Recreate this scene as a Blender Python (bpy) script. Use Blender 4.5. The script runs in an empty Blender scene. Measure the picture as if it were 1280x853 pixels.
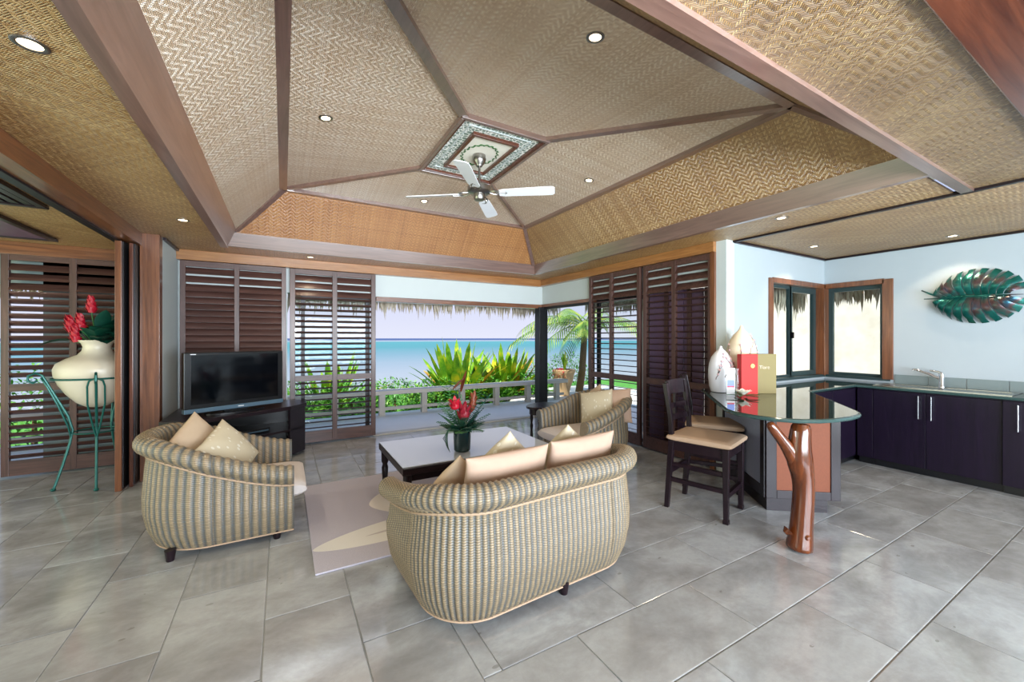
import bpy, bmesh, math, random
from mathutils import Vector, Matrix
random.seed(7)
SC = bpy.context.scene
COL = SC.collection
PI = math.pi
R = math.radians

# ------------------------------------------------------------------ camera
cam_d = bpy.data.cameras.new('camera')
cam = bpy.data.objects.new('camera', cam_d)
COL.objects.link(cam)
cam.location = (0, 0, 1.5)
cam.rotation_euler = (R(90), 0, R(-29.77))
cam_d.sensor_fit = 'HORIZONTAL'
cam_d.sensor_width = 36
cam_d.lens = 500 / 1280 * 36
cam_d.shift_y = -3.5 / 1280
cam_d.clip_start = 0.02
cam_d.clip_end = 6000
SC.camera = cam

# ------------------------------------------------------------------ sky, sun, daylight, added fill lights
W = bpy.data.worlds.new('sky')
SC.world = W
W.use_nodes = True
wn, wl = W.node_tree.nodes, W.node_tree.links
bg = wn['Background']
tc = wn.new('ShaderNodeTexCoord')
sep = wn.new('ShaderNodeSeparateXYZ')
rmp = wn.new('ShaderNodeValToRGB')
wl.new(tc.outputs['Generated'], sep.inputs[0])
wl.new(sep.outputs['Z'], rmp.inputs[0])
wl.new(rmp.outputs[0], bg.inputs['Color'])
e = rmp.color_ramp.elements
e[0].position = 0.0; e[0].color = (0.78, 0.80, 0.95, 1)
e[1].position = 0.55; e[1].color = (0.36, 0.55, 0.95, 1)
x = e.new(0.12); x.color = (0.66, 0.70, 0.93, 1)
bg.inputs['Strength'].default_value = 0.52

sun_d = bpy.data.lights.new('sun', 'SUN')
sun = bpy.data.objects.new('sun', sun_d); COL.objects.link(sun)
sun_d.energy = 4.6; sun_d.angle = R(0.6); sun_d.color = (1.0, 0.95, 0.86)
sun.rotation_euler = Vector((0.55, 0.36, -1.0)).to_track_quat('-Z', 'Y').to_euler()

def area(name, loc, direction, sx, sy, energy, color):
    d = bpy.data.lights.new(name, 'AREA'); d.shape = 'RECTANGLE'
    d.size = sx; d.size_y = sy; d.energy = energy; d.color = color
    o = bpy.data.objects.new(name, d); COL.objects.link(o)
    o.location = loc; o.rotation_euler = Vector(direction).to_track_quat('-Z', 'Y').to_euler()
    return o
# added fill light behind the camera; daylight from the doors of the side room
area('fill_rear', (2.0, -3.25, 1.30), (0, 1, 0.5), 6.0, 2.1, 500, (0.80, 0.90, 1.0))
# added fill spot behind the camera, brightening the tray ceiling
fl = bpy.data.lights.new('fill_spot', 'SPOT'); fl.energy = 420; fl.spot_size = R(72); fl.spot_blend = 1.0; fl.shadow_soft_size = 0.3; fl.specular_factor = 0.15; fl.color = (0.95, 0.97, 1.0)
flo = bpy.data.objects.new('fill_spot', fl); COL.objects.link(flo); flo.location = (0.2, -1.3, 1.75)
flo.rotation_euler = Vector((1.4, 4.8, 1.65)).to_track_quat('-Z', 'Y').to_euler()
area('daylight_side', (-4.15, 3.2, 1.35), (1, 0.05, 0.45), 4.6, 2.1, 50, (0.96, 1.0, 0.70))

SC.view_settings.view_transform = 'Standard'
SC.view_settings.look = 'None'
SC.view_settings.exposure = 1.0
SC.view_settings.gamma = 1
SC.view_settings.use_curve_mapping = False
SC.cycles.max_bounces = 9
SC.cycles.diffuse_bounces = 5
SC.cycles.transparent_max_bounces = 16
SC.cycles.sample_clamp_indirect = 8

# ------------------------------------------------------------------ node helpers
def srgb(r, g, b):
    f = lambda c: (c / 255 / 12.92) if c / 255 <= 0.04045 else ((c / 255 + 0.055) / 1.055) ** 2.4
    return (f(r), f(g), f(b), 1)

class NT:
    def __init__(s, name):
        s.m = bpy.data.materials.new(name); s.m.use_nodes = True
        s.n = s.m.node_tree.nodes; s.l = s.m.node_tree.links
        s.b = s.n['Principled BSDF']; s.out = s.n['Material Output']
    def node(s, t, **kw):
        o = s.n.new(t)
        for k, v in kw.items(): setattr(o, k, v)
        return o
    def put(s, sock, v):
        if hasattr(v, 'is_output'): s.l.new(v, sock)
        else: sock.default_value = v
    def math(s, op, a, b=0.0, c=0.0):
        o = s.node('ShaderNodeMath', operation=op)
        s.put(o.inputs[0], a); s.put(o.inputs[1], b); s.put(o.inputs[2], c)
        return o.outputs[0]
    def coord(s, kind='Object'):
        if kind == 'Position': return s.node('ShaderNodeNewGeometry').outputs['Position']
        return s.node('ShaderNodeTexCoord').outputs[kind]
    def mapping(s, v, scale=(1, 1, 1), rot=(0, 0, 0)):
        o = s.node('ShaderNodeMapping'); s.l.new(v, o.inputs[0])
        o.inputs['Scale'].default_value = scale; o.inputs['Rotation'].default_value = rot
        return o.outputs[0]
    def noise(s, v, scale=5, detail=4, rough=0.55, dist=0):
        o = s.node('ShaderNodeTexNoise'); s.l.new(v, o.inputs['Vector'])
        o.inputs['Scale'].default_value = scale; o.inputs['Detail'].default_value = detail
        o.inputs['Roughness'].default_value = rough; o.inputs['Distortion'].default_value = dist
        return o.outputs['Fac']
    def voronoi(s, v, scale=5, feature='F1', out='Distance'):
        o = s.node('ShaderNodeTexVoronoi', feature=feature); s.l.new(v, o.inputs['Vector'])
        o.inputs['Scale'].default_value = scale
        return o.outputs[out]
    def ramp(s, f, stops, interp='LINEAR'):
        o = s.node('ShaderNodeValToRGB'); s.put(o.inputs[0], f)
        el = o.color_ramp.elements; o.color_ramp.interpolation = interp
        el[0].position, el[0].color = stops[0]; el[1].position, el[1].color = stops[-1]
        for p, c in stops[1:-1]:
            k = el.new(p); k.color = c
        return o.outputs[0]
    def mix(s, f, a, b, blend='MIX'):
        o = s.node('ShaderNodeMix', data_type='RGBA', blend_type=blend)
        s.put(o.inputs[0], f); s.put(o.inputs[6], a); s.put(o.inputs[7], b)
        return o.outputs[2]
    def bump(s, h, dist=0.01, strength=1.0):
        o = s.node('ShaderNodeBump'); s.put(o.inputs['Height'], h)
        o.inputs['Distance'].default_value = dist; o.inputs['Strength'].default_value = strength
        s.l.new(o.outputs[0], s.b.inputs['Normal'])
    def set(s, **kw):
        for k, v in kw.items(): s.put(s.b.inputs[k.replace('_', ' ')], v)
        return s

M = {}
def plain(name, col, rough=0.5, metal=0.0, var=0.08, scale=8, bump=0.0, **kw):
    t = NT(name)
    n = t.noise(t.coord(), scale, 4)
    d = tuple(c * (1 - var * 2) for c in col[:3]) + (1,)
    t.set(Base_Color=t.mix(n, d, col), Roughness=rough, Metallic=metal, **kw)
    if bump: t.bump(t.noise(t.coord(), scale * 12, 3), bump, 0.5)
    M[name] = t.m
    return t
def wood(name, dark, light, rough=0.3, axis=2, scale=1.0, spec=0.5, coat=0.6):
    t = NT(name)
    sc = [14 * scale] * 3; sc[axis] = 0.9 * scale
    v = t.mapping(t.coord('Position'), tuple(sc))
    n = t.noise(v, 1.6, 6, 0.6, 1.2)
    f = t.noise(v, 7, 3, 0.6)
    c = t.mix(t.math('MULTIPLY', f, 0.35), t.ramp(n, [(0.3, dark), (0.7, light)]), dark)
    t.set(Base_Color=c, Roughness=rough); t.b.inputs['Specular IOR Level'].default_value = spec
    t.bump(f, 0.0015, 0.5)
    t.b.inputs['Coat Weight'].default_value = coat; t.b.inputs['Coat Roughness'].default_value = 0.18 if coat < 0.9 else 0.32; t.b.inputs['Coat IOR'].default_value = 1.5 if coat < 0.9 else 2.4
    M[name] = t.m

for ax, sfx in ((0, 'x'), (1, 'y'), (2, 'z')):
    wood('brown_wood_' + sfx, srgb(84, 46, 26), srgb(140, 86, 52), 0.32, ax)
    wood('louver_wood_' + sfx, srgb(58, 38, 34), srgb(100, 68, 60), 0.38, ax, coat=0.08)
    wood('dark_wood_' + sfx, srgb(20, 12, 18), srgb(36, 22, 28), 0.30, ax, 1.0, 0.35, coat=0.0)
    wood('mahogany_' + sfx, srgb(70, 32, 20), srgb(112, 60, 38), 0.28, ax)
    wood('rib_wood_' + sfx, srgb(92, 64, 56), srgb(136, 104, 92), 0.2, ax, coat=1.0)
    wood('frieze_wood_' + sfx, srgb(128, 82, 42), srgb(176, 122, 70), 0.35, ax)
wood('trunk_wood', srgb(62, 28, 12), srgb(122, 62, 28), 0.14, 2, 0.8, 0.5, 0.3)
wood('espresso', srgb(16, 8, 24), srgb(26, 14, 36), 0.35, 2, 1.0, 0.3, 0.0)
plain('white_paint', srgb(196, 204, 204), 0.6, var=0.02)
plain('kitchen_paint', srgb(172, 182, 188), 0.6, var=0.02)
plain('grout', srgb(168, 172, 170), 0.7)
plain('black_plastic', srgb(14, 15, 18), 0.3)
plain('screen_glass', srgb(5, 7, 12), 0.08)
plain('silver_trim', srgb(108, 136, 156), 0.3, 0.6)
plain('chrome', srgb(220, 224, 230), 0.12, 1.0, 0.02)
plain('brushed_nickel', srgb(160, 156, 152), 0.28, 1.0, 0.05)
plain('steel', srgb(190, 190, 188), 0.25, 1.0, 0.05)
plain('white_blade', srgb(232, 234, 240), 0.4, var=0.02)
plain('green_metal', srgb(18, 92, 84), 0.35, 0.3)
plain('ceramic_white', srgb(204, 194, 174), 0.35, var=0.03)
plain('ceramic_cream', srgb(232, 216, 190), 0.25, var=0.03)
plain('ceramic_grey', srgb(226, 226, 232), 0.25, var=0.03)
plain('blossom_brown', srgb(104, 76, 74), 0.5)
plain('blossom_pink', srgb(226, 184, 190), 0.5)
plain('red_box', srgb(196, 30, 24), 0.6, var=0.03)
plain('tan_box', srgb(134, 120, 70), 0.6, var=0.04)
plain('gold_print', srgb(216, 178, 84), 0.3, 0.5)
plain('cream_fabric', srgb(190, 168, 142), 0.85, var=0.05, scale=20, bump=0.002)
plain('pink_fabric', srgb(186, 158, 138), 0.85, var=0.05, scale=20, bump=0.002)
plain('seat_fabric', srgb(206, 198, 194), 0.85, var=0.04, scale=20, bump=0.002)
plain('stool_fabric', srgb(176, 148, 122), 0.7, var=0.05, scale=14, bump=0.001)
plain('dark_green_glass', srgb(12, 44, 48), 0.1, var=0.1)
plain('leaf_dark', srgb(14, 72, 56), 0.4, var=0.25)
plain('leaf_mid', srgb(52, 110, 54), 0.5, var=0.25)
plain('flower_red', srgb(184, 8, 40), 0.5, var=0.15, scale=30)
plain('flower_dark', srgb(150, 24, 44), 0.5, var=0.2, scale=30)
plain('flower_orange', srgb(206, 96, 36), 0.5, var=0.2)
plain('flower_brown', srgb(124, 56, 30), 0.5, var=0.2)
plain('petal_white', srgb(244, 240, 226), 0.5, var=0.03)
plain('concrete', srgb(196, 192, 184), 0.8, var=0.08)
plain('deck', srgb(228, 224, 220), 0.8, var=0.06, scale=3)
plain('rail_paint', srgb(196, 188, 178), 0.7, var=0.08)
plain('aluminium_frame', srgb(54, 74, 76), 0.4, 0.3)
plain('dark_frame', srgb(30, 30, 34), 0.4, 0.3)
plain('copper_weave', srgb(126, 66, 38), 0.7, var=0.15, scale=60, bump=0.002)
plain('blue_weave', srgb(172, 180, 204), 0.35, var=0.15, scale=60, bump=0.003)
plain('splash_tile', srgb(120, 134, 136), 0.3, var=0.06)
plain('purple_board', srgb(108, 82, 108), 0.4, var=0.15)
plain('soil', srgb(96, 74, 44), 0.9)
plain('grass', srgb(80, 150, 50), 0.9, var=0.25, scale=2)
plain('paper_white', srgb(238, 240, 244), 0.5, var=0.01)
plain('paper_blue', srgb(120, 140, 210), 0.5, var=0.1)
plain('paper_red', srgb(210, 70, 90), 0.5, var=0.1)
plain('pot_terracotta', srgb(206, 170, 128), 0.8, var=0.25, scale=22, bump=0.01)

def glass(name, tint, gloss=0.08):
    t = NT(name); t.n.remove(t.b)
    tr = t.node('ShaderNodeBsdfTransparent'); tr.inputs[0].default_value = tint
    gl = t.node('ShaderNodeBsdfGlossy'); gl.inputs['Roughness'].default_value = 0.02
    mx = t.node('ShaderNodeMixShader'); mx.inputs[0].default_value = gloss
    t.l.new(tr.outputs[0], mx.inputs[1]); t.l.new(gl.outputs[0], mx.inputs[2]); t.l.new(mx.outputs[0], t.out.inputs[0])
    M[name] = t.m
glass('pane_glass', (0.94, 0.97, 0.96, 1), 0.012)

def lamp_mat(name, col, s):
    t = NT(name); t.set(Base_Color=col, Emission_Color=col, Emission_Strength=s); M[name] = t.m
t = plain('tabletop_sky_glass', srgb(196, 204, 214), 0.03, var=0.01); t.b.inputs['IOR'].default_value = 1.8  # pale base colour stands for sky reflected in the glass
lamp_mat('lamp_glow', (1.0, 0.80, 0.50, 1), 5.0)

def woven(name, dark, light, pale, w=0.0075, rough=0.36, zz=8.0):
    """herringbone twill of split bamboo, from UVs in metres"""
    t = NT(name)
    s = t.node('ShaderNodeSeparateXYZ'); t.l.new(t.coord('UV'), s.inputs[0])
    U = t.math('DIVIDE', s.outputs[0], w); V = t.math('DIVIDE', s.outputs[1], w)
    i = t.math('FLOOR', U); j = t.math('FLOOR', V)
    fx = t.math('FRACT', U); fy = t.math('FRACT', V)
    pp = t.math('PINGPONG', t.math('ADD', i, 0.5), zz)
    m = t.math('FLOORED_MODULO', t.math('FLOOR', t.math('ADD', j, pp)), 6.0)
    over = t.math('LESS_THAN', m, 2.5)
    def prof(f):
        q = t.math('MULTIPLY_ADD', f, 2.0, -1.0)
        return t.math('SUBTRACT', 1.0, t.math('POWER', t.math('ABSOLUTE', q), 2.5))
    hx, hy = prof(fx), prof(fy)
    along = prof(t.math('DIVIDE', t.math('ADD', m, fy), 3.0))
    hv = t.math('MULTIPLY', hx, t.math('MULTIPLY_ADD', along, 0.5, 0.5))
    hh = t.math('MULTIPLY', hy, 0.72)
    h = t.math('ADD', t.math('MULTIPLY', over, hv), t.math('MULTIPLY', t.math('SUBTRACT', 1.0, over), hh))
    sid = t.math('ADD', t.math('MULTIPLY', over, i), t.math('MULTIPLY', t.math('SUBTRACT', 1.0, over), t.math('ADD', j, 311.7)))
    wn_ = t.node('ShaderNodeTexWhiteNoise', noise_dimensions='1D'); t.l.new(sid, wn_.inputs['W'])
    big = t.noise(t.coord('UV'), 2.2, 3)
    f = t.math('ADD', t.math('MULTIPLY', wn_.outputs['Value'], 0.55), t.math('MULTIPLY', big, 0.45))
    c = t.ramp(f, [(0.15, dark), (0.5, light), (0.9, pale)])
    c = t.mix(t.math('POWER', t.math('SUBTRACT', 1.0, h), 2.0), c, tuple(a * 0.30 for a in dark[:3]) + (1,))
    c = t.mix(t.math('MULTIPLY', t.math('SUBTRACT', 1.0, over), 0.35), c, dark)
    t.set(Base_Color=c, Roughness=rough, IOR=1.85); t.b.inputs['Specular IOR Level'].default_value = 0.6
    t.bump(h, 0.004, 0.9)
    M[name] = t.m
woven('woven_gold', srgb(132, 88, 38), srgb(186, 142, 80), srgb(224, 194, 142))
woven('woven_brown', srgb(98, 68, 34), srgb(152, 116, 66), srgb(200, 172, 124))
woven('woven_lit', srgb(200, 166, 132), srgb(238, 214, 186), srgb(252, 242, 228))  # paler copy of the bamboo, daylight in the tray put into its colour
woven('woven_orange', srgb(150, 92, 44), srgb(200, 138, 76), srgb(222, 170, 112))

# limestone floor tiles
t = NT('limestone')
oi = t.node('ShaderNodeObjectInfo')
pos = t.coord('Position')
va = t.node('ShaderNodeVectorMath', operation='MULTIPLY_ADD'); t.l.new(oi.outputs['Random'], va.inputs[0]); va.inputs[1].default_value = (37, 53, 11); t.l.new(pos, va.inputs[2])
vv = va.outputs[0]
n1 = t.noise(t.mapping(vv, (1, 1.5, 1), (0, 0, 0.5)), 2.2, 9, 0.66, 0.25)
n2 = t.noise(vv, 26, 6, 0.72)
blot = t.math('LESS_THAN', t.voronoi(t.mapping(vv, (1.0, 1.9, 1)), 5.5), 0.10)
nb = t.noise(vv, 9, 3)
base = t.ramp(n1, [(0.34, srgb(134, 135, 138)), (0.48, srgb(156, 159, 162)), (0.62, srgb(180, 185, 189)), (0.78, srgb(164, 168, 170))])
base = t.mix(t.math('MULTIPLY', t.math('SUBTRACT', n2, 0.3), 0.55), base, srgb(128, 124, 118))
base = t.mix(t.math('MULTIPLY', blot, t.math('MULTIPLY', t.math('GREATER_THAN', nb, 0.56), 0.55)), base, srgb(104, 102, 100))
base = t.mix(t.math('MULTIPLY', oi.outputs['Random'], 0.30), base, srgb(148, 146, 140))
t.set(Base_Color=base, Roughness=t.math('MULTIPLY_ADD', n2, 0.14, 0.04), IOR=1.75); t.b.inputs['Specular IOR Level'].default_value = 0.6
t.bump(n2, 0.0006, 0.4)
M['limestone'] = t.m

# wicker: uv.x in ribs, uv.y in metres
t = NT('wicker')
s = t.node('ShaderNodeSeparateXYZ'); t.l.new(t.coord('UV'), s.inputs[0])
fx = t.math('FRACT', s.outputs[0])
st = t.math('POWER', t.math('ABSOLUTE', t.math('SINE', t.math('MULTIPLY', s.outputs[0], PI))), 0.9)
row = t.math('DIVIDE', s.outputs[1], 0.0125)
par = t.math('MULTIPLY', t.math('FLOORED_MODULO', t.math('FLOOR', row), 2.0), 0.5)
weft = t.math('ABSOLUTE', t.math('SINE', t.math('MULTIPLY', row, PI)))
knot = t.math('ABSOLUTE', t.math('SINE', t.math('MULTIPLY', t.math('ADD', s.outputs[0], par), 2 * PI)))
wr = t.node('ShaderNodeTexWhiteNoise', noise_dimensions='1D'); t.l.new(t.math('FLOOR', row), wr.inputs['W'])
c = t.ramp(st, [(0.30, srgb(90, 96, 98)), (0.62, srgb(118, 114, 102)), (0.88, srgb(160, 140, 110))])
c = t.mix(t.math('MULTIPLY', wr.outputs['Value'], 0.45), c, srgb(112, 100, 80))
c = t.mix(t.math('MULTIPLY', t.math('SUBTRACT', 1.0, weft), 0.7), c, srgb(70, 64, 56))
t.set(Base_Color=c, Roughness=0.38)
t.bump(t.math('ADD', t.math('MULTIPLY', weft, 0.6), t.math('MULTIPLY', knot, 0.4)), 0.003, 0.7)
M['wicker'] = t.m

# leafy brocade
t = NT('brocade')
v = t.coord('Object')
leaf = t.math('LESS_THAN', t.voronoi(t.mapping(v, (1.7, 1, 1), (0, 0, 0.6)), 16), 0.24)
c = t.mix(leaf, srgb(186, 174, 148), srgb(208, 202, 186))
t.set(Base_Color=c, Roughness=0.6); t.bump(leaf, 0.002, 0.5)
M['brocade'] = t.m

# rug: lilac grey with a cream leaf and a pale disc
t = NT('rug_pile')
s = t.node('ShaderNodeSeparateXYZ'); t.l.new(t.coord('Object'), s.inputs[0])
X, Y = s.outputs[0], s.outputs[1]
def disc(cx, cy, rx, ry, ang):
    ca, sa = math.cos(ang), math.sin(ang)
    dx = t.math('SUBTRACT', X, cx); dy = t.math('SUBTRACT', Y, cy)
    a = t.math('DIVIDE', t.math('ADD', t.math('MULTIPLY', dx, ca), t.math('MULTIPLY', dy, sa)), rx)
    b = t.math('DIVIDE', t.math('SUBTRACT', t.math('MULTIPLY', dy, ca), t.math('MULTIPLY', dx, sa)), ry)
    return t.math('ADD', t.math('POWER', t.math('ABSOLUTE', a), 1.6), t.math('POWER', t.math('ABSOLUTE', b), 1.6))
leaf1 = t.math('LESS_THAN', disc(0.62, 0.38, 0.62, 0.17, 0.10), 1.0)
vein = t.math('LESS_THAN', disc(0.86, 0.40, 0.50, 0.025, 0.10), 1.0)
circ = t.math('LESS_THAN', disc(0.82, 0.92, 0.33, 0.33, 0), 1.0)
pile = t.noise(t.coord('Object'), 180, 2)
base = t.mix(pile, srgb(160, 156, 168), srgb(192, 188, 198))
base = t.mix(leaf1, base, srgb(216, 213, 206)); base = t.mix(vein, base, srgb(186, 178, 176))
base = t.mix(circ, base, srgb(222, 216, 208))
t.set(Base_Color=base, Roughness=0.95); t.bump(t.math('ADD', pile, t.math('MULTIPLY', leaf1, 1.0)), 0.004, 0.6)
M['rug_pile'] = t.m

# polished granite
t = NT('granite')
n = t.noise(t.coord('Position'), 140, 3, 0.7)
t.set(Base_Color=t.ramp(n, [(0.4, srgb(10, 18, 18)), (0.75, srgb(58, 78, 74))]), Roughness=0.03)
t.b.inputs['Specular IOR Level'].default_value = 1.0; t.b.inputs['IOR'].default_value = 1.9
M['granite'] = t.m
plain('granite_edge', srgb(58, 84, 82), 0.15, var=0.2, scale=90)

# lacquered metal leaf
t = NT('leaf_lacquer')
n = t.noise(t.coord('Object'), 5, 3)
t.set(Base_Color=t.ramp(n, [(0.3, srgb(14, 70, 56)), (0.5, srgb(20, 96, 90)), (0.62, srgb(86, 60, 60)), (0.75, srgb(30, 96, 120))]), Roughness=0.25, Metallic=0.55)
M['leaf_lacquer'] = t.m

# carved fretwork
t = NT('fretwork')
v = t.mapping(t.coord('Object'), (1, 1, 1))
w_ = t.voronoi(v, 26, 'DISTANCE_TO_EDGE')
f = t.math('LESS_THAN', w_, 0.11)
c = t.mix(f, srgb(126, 146, 134), srgb(248, 249, 244))
t.set(Base_Color=c, Roughness=0.5); t.bump(f, 0.006, 0.7)
M['fretwork'] = t.m

# garden wall render (stained cream plaster), thatch, foliage, sea
t = NT('cream_plaster')
n = t.noise(t.coord('Position'), 2.2, 6, 0.65)
t.set(Base_Color=t.ramp(n, [(0.35, srgb(206, 200, 190)), (0.6, srgb(222, 219, 214))]), Roughness=0.9); M['cream_plaster'] = t.m
t = NT('thatch')
n = t.noise(t.mapping(t.coord('Position'), (40, 40, 3)), 1.5, 3)
t.set(Base_Color=t.ramp(n, [(0.3, srgb(140, 122, 104)), (0.7, srgb(216, 204, 186))]), Roughness=0.9); M['thatch'] = t.m
def foliage(name, a, b, c_, trans=0.35):
    t = NT(name)
    n = t.noise(t.coord('Position'), 3.5, 4)
    c = t.ramp(n, [(0.3, a), (0.5, b), (0.68, c_)])
    t.set(Base_Color=c, Roughness=0.45)
    tl = t.node('ShaderNodeBsdfTranslucent'); t.l.new(c, tl.inputs[0])
    mx = t.node('ShaderNodeMixShader'); mx.inputs[0].default_value = trans
    t.l.new(t.b.outputs[0], mx.inputs[1]); t.l.new(tl.outputs[0], mx.inputs[2]); t.l.new(mx.outputs[0], t.out.inputs[0])
    M[name] = t.m
foliage('strap_leaf', srgb(56, 128, 30), srgb(130, 182, 40), srgb(222, 212, 50))
foliage('strap_leaf_dry', srgb(120, 70, 40), srgb(190, 150, 50), srgb(226, 200, 60))
foliage('bush_leaf', srgb(40, 100, 30), srgb(88, 160, 50), srgb(150, 200, 80))
foliage('palm_leaf', srgb(60, 110, 50), srgb(120, 160, 60), srgb(196, 196, 90))
t = NT('sea_water')
s = t.node('ShaderNodeSeparateXYZ'); t.l.new(t.coord('Position'), s.inputs[0])
ln = t.math('DIVIDE', t.math('LOGARITHM', t.math('MAXIMUM', s.outputs[1], 1.0), 10.0), 4.0)
n = t.noise(t.mapping(t.coord('Position'), (0.05, 0.25, 1)), 1.0, 5, 0.6)
ln2 = t.math('ADD', ln, t.math('MULTIPLY_ADD', n, 0.03, -0.015))
wc = lambda r, g, b: tuple(q * 0.34 for q in srgb(r, g, b)[:3]) + (1,)
c = t.ramp(ln2, [(0.33, wc(222, 230, 240)), (0.40, wc(190, 212, 230)), (0.46, wc(146, 198, 218)), (0.52, wc(96, 192, 204)), (0.60, wc(92, 198, 208)), (0.63, wc(130, 200, 215)), (0.645, wc(225, 232, 244)), (0.668, wc(215, 224, 240)), (0.68, wc(70, 108, 178)), (0.85, wc(66, 104, 178))])
t.set(Base_Color=c, Roughness=0.55); t.b.inputs['Specular IOR Level'].default_value = 0.25
t.bump(t.noise(t.mapping(t.coord('Position'), (0.6, 1.6, 1)), 1, 4), 0.15, 0.5)
M['sea_water'] = t.m

# ------------------------------------------------------------------ mesh helpers
class MB:
    def __init__(s): s.v = []; s.f = []; s.uv = {}
    def add(s, vs, fs):
        o = len(s.v); s.v += [tuple(p) for p in vs]; s.f += [tuple(i + o for i in q) for q in fs]; return s
    def box(s, x0, x1, y0, y1, z0, z1, mat=None):
        p = [Vector(q) for q in ((x0, y0, z0), (x1, y0, z0), (x1, y1, z0), (x0, y1, z0), (x0, y0, z1), (x1, y0, z1), (x1, y1, z1), (x0, y1, z1))]
        if mat is not None: p = [mat @ q for q in p]
        return s.add(p, [(3, 2, 1, 0), (4, 5, 6, 7), (0, 1, 5, 4), (1, 2, 6, 5), (2, 3, 7, 6), (3, 0, 4, 7)])
    def prism(s, poly, z0, z1):
        n = len(poly)
        vs = [(x, y, z0) for x, y in poly] + [(x, y, z1) for x, y in poly]
        fs = [tuple(range(n))[::-1], tuple(range(n, 2 * n))] + [(i, (i + 1) % n, n + (i + 1) % n, n + i) for i in range(n)]
        return s.add(vs, fs)
    def tube(s, pts, rad, n=8, caps=True):
        pts = [Vector(p) for p in pts]
        if not hasattr(rad, '__len__'): rad = [rad] * len(pts)
        vs, fs = [], []
        up = None
        for k, p in enumerate(pts):
            d = (pts[min(k + 1, len(pts) - 1)] - pts[max(k - 1, 0)])
            d = d.normalized() if d.length > 1e-9 else Vector((0, 0, 1))
            if up is None:
                up = d.orthogonal().normalized()
            else:
                up = (up - d * up.dot(d))
                up = up.normalized() if up.length > 1e-6 else d.orthogonal().normalized()
            sd = d.cross(up)
            for a in range(n):
                th = 2 * PI * a / n
                vs.append(p + (up * math.cos(th) + sd * math.sin(th)) * rad[k])
        for k in range(len(pts) - 1):
            for a in range(n):
                b = (a + 1) % n
                fs.append((k * n + a, k * n + b, (k + 1) * n + b, (k + 1) * n + a))
        if caps:
            fs.append(tuple(range(n))[::-1]); q = (len(pts) - 1) * n; fs.append(tuple(range(q, q + n)))
        return s.add(vs, fs)
    def lathe(s, prof, n=32, c=(0, 0), cap=True):
        vs, fs = [], []
        for r, z in prof:
            for a in range(n):
                th = 2 * PI * a / n
                vs.append((c[0] + r * math.cos(th), c[1] + r * math.sin(th), z))
        for k in range(len(prof) - 1):
            for a in range(n):
                b = (a + 1) % n
                fs.append((k * n + a, k * n + b, (k + 1) * n + b, (k + 1) * n + a))
        if cap:
            fs.append(tuple(range(n))[::-1]); q = (len(prof) - 1) * n; fs.append(tuple(range(q, q + n)))
        return s.add(vs, fs)
    def xf(s, mat):
        s.v = [tuple(mat @ Vector(p)) for p in s.v]; return s
    def ball(s, c, r, seg=10, rings=6, sz=1.0):
        prof = [(max(1e-4, r * math.sin(PI * k / rings)), c[2] - r * sz * math.cos(PI * k / rings)) for k in range(rings + 1)]
        return s.lathe(prof, seg, (c[0], c[1]))
    def mesh(s, name, m, smooth=False):
        me = bpy.data.meshes.new(name)
        me.from_pydata(s.v, [], s.f)
        if m: me.materials.append(M[m])
        if smooth:
            me.shade_smooth(); me.set_sharp_from_angle(angle=R(40))
        me.update()
        return me
    def build(s, name, m, parent=None, smooth=False, bevel=0.0, loc=None):
        return link(name, s.mesh(name, m, smooth), parent, bevel, loc)

def link(name, me, parent=None, bevel=0.0, loc=None):
    o = bpy.data.objects.new(name, me); COL.objects.link(o)
    if parent: o.parent = parent
    if loc is not None: o.location = loc
    if bevel:
        b = o.modifiers.new('bevel', 'BEVEL'); b.width = bevel; b.segments = 2; b.limit_method = 'ANGLE'
    return o
def box(name, m, b, parent=None, bevel=0.0, mat=None):
    return MB().box(*b, mat=mat).build(name, m, parent, bevel=bevel)
def tag(o, label=None, cat=None, group=None, kind=None):
    if label: o['label'] = label
    if cat: o['category'] = cat
    if group: o['group'] = group
    if kind: o['kind'] = kind
    return o
def thing(name, label, cat, loc=(0, 0, 0), rz=0, group=None):
    o = bpy.data.objects.new(name, None); COL.objects.link(o)
    o.location = loc; o.rotation_euler = (0, 0, rz); o.empty_display_size = 0.1
    return tag(o, label, cat, group)
def struct(o): o['kind'] = 'structure'; return o
def dup(root, loc, rz, label=None, group=None):
    r = root.copy(); COL.objects.link(r); r.location = loc; r.rotation_euler = (0, 0, rz)
    if label: r['label'] = label
    if group: r['group'] = group
    for ch in list(root.children):
        c = ch.copy(); COL.objects.link(c); c.parent = r
        for g in list(ch.children):
            d = g.copy(); COL.objects.link(d); d.parent = c
    return r
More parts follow.
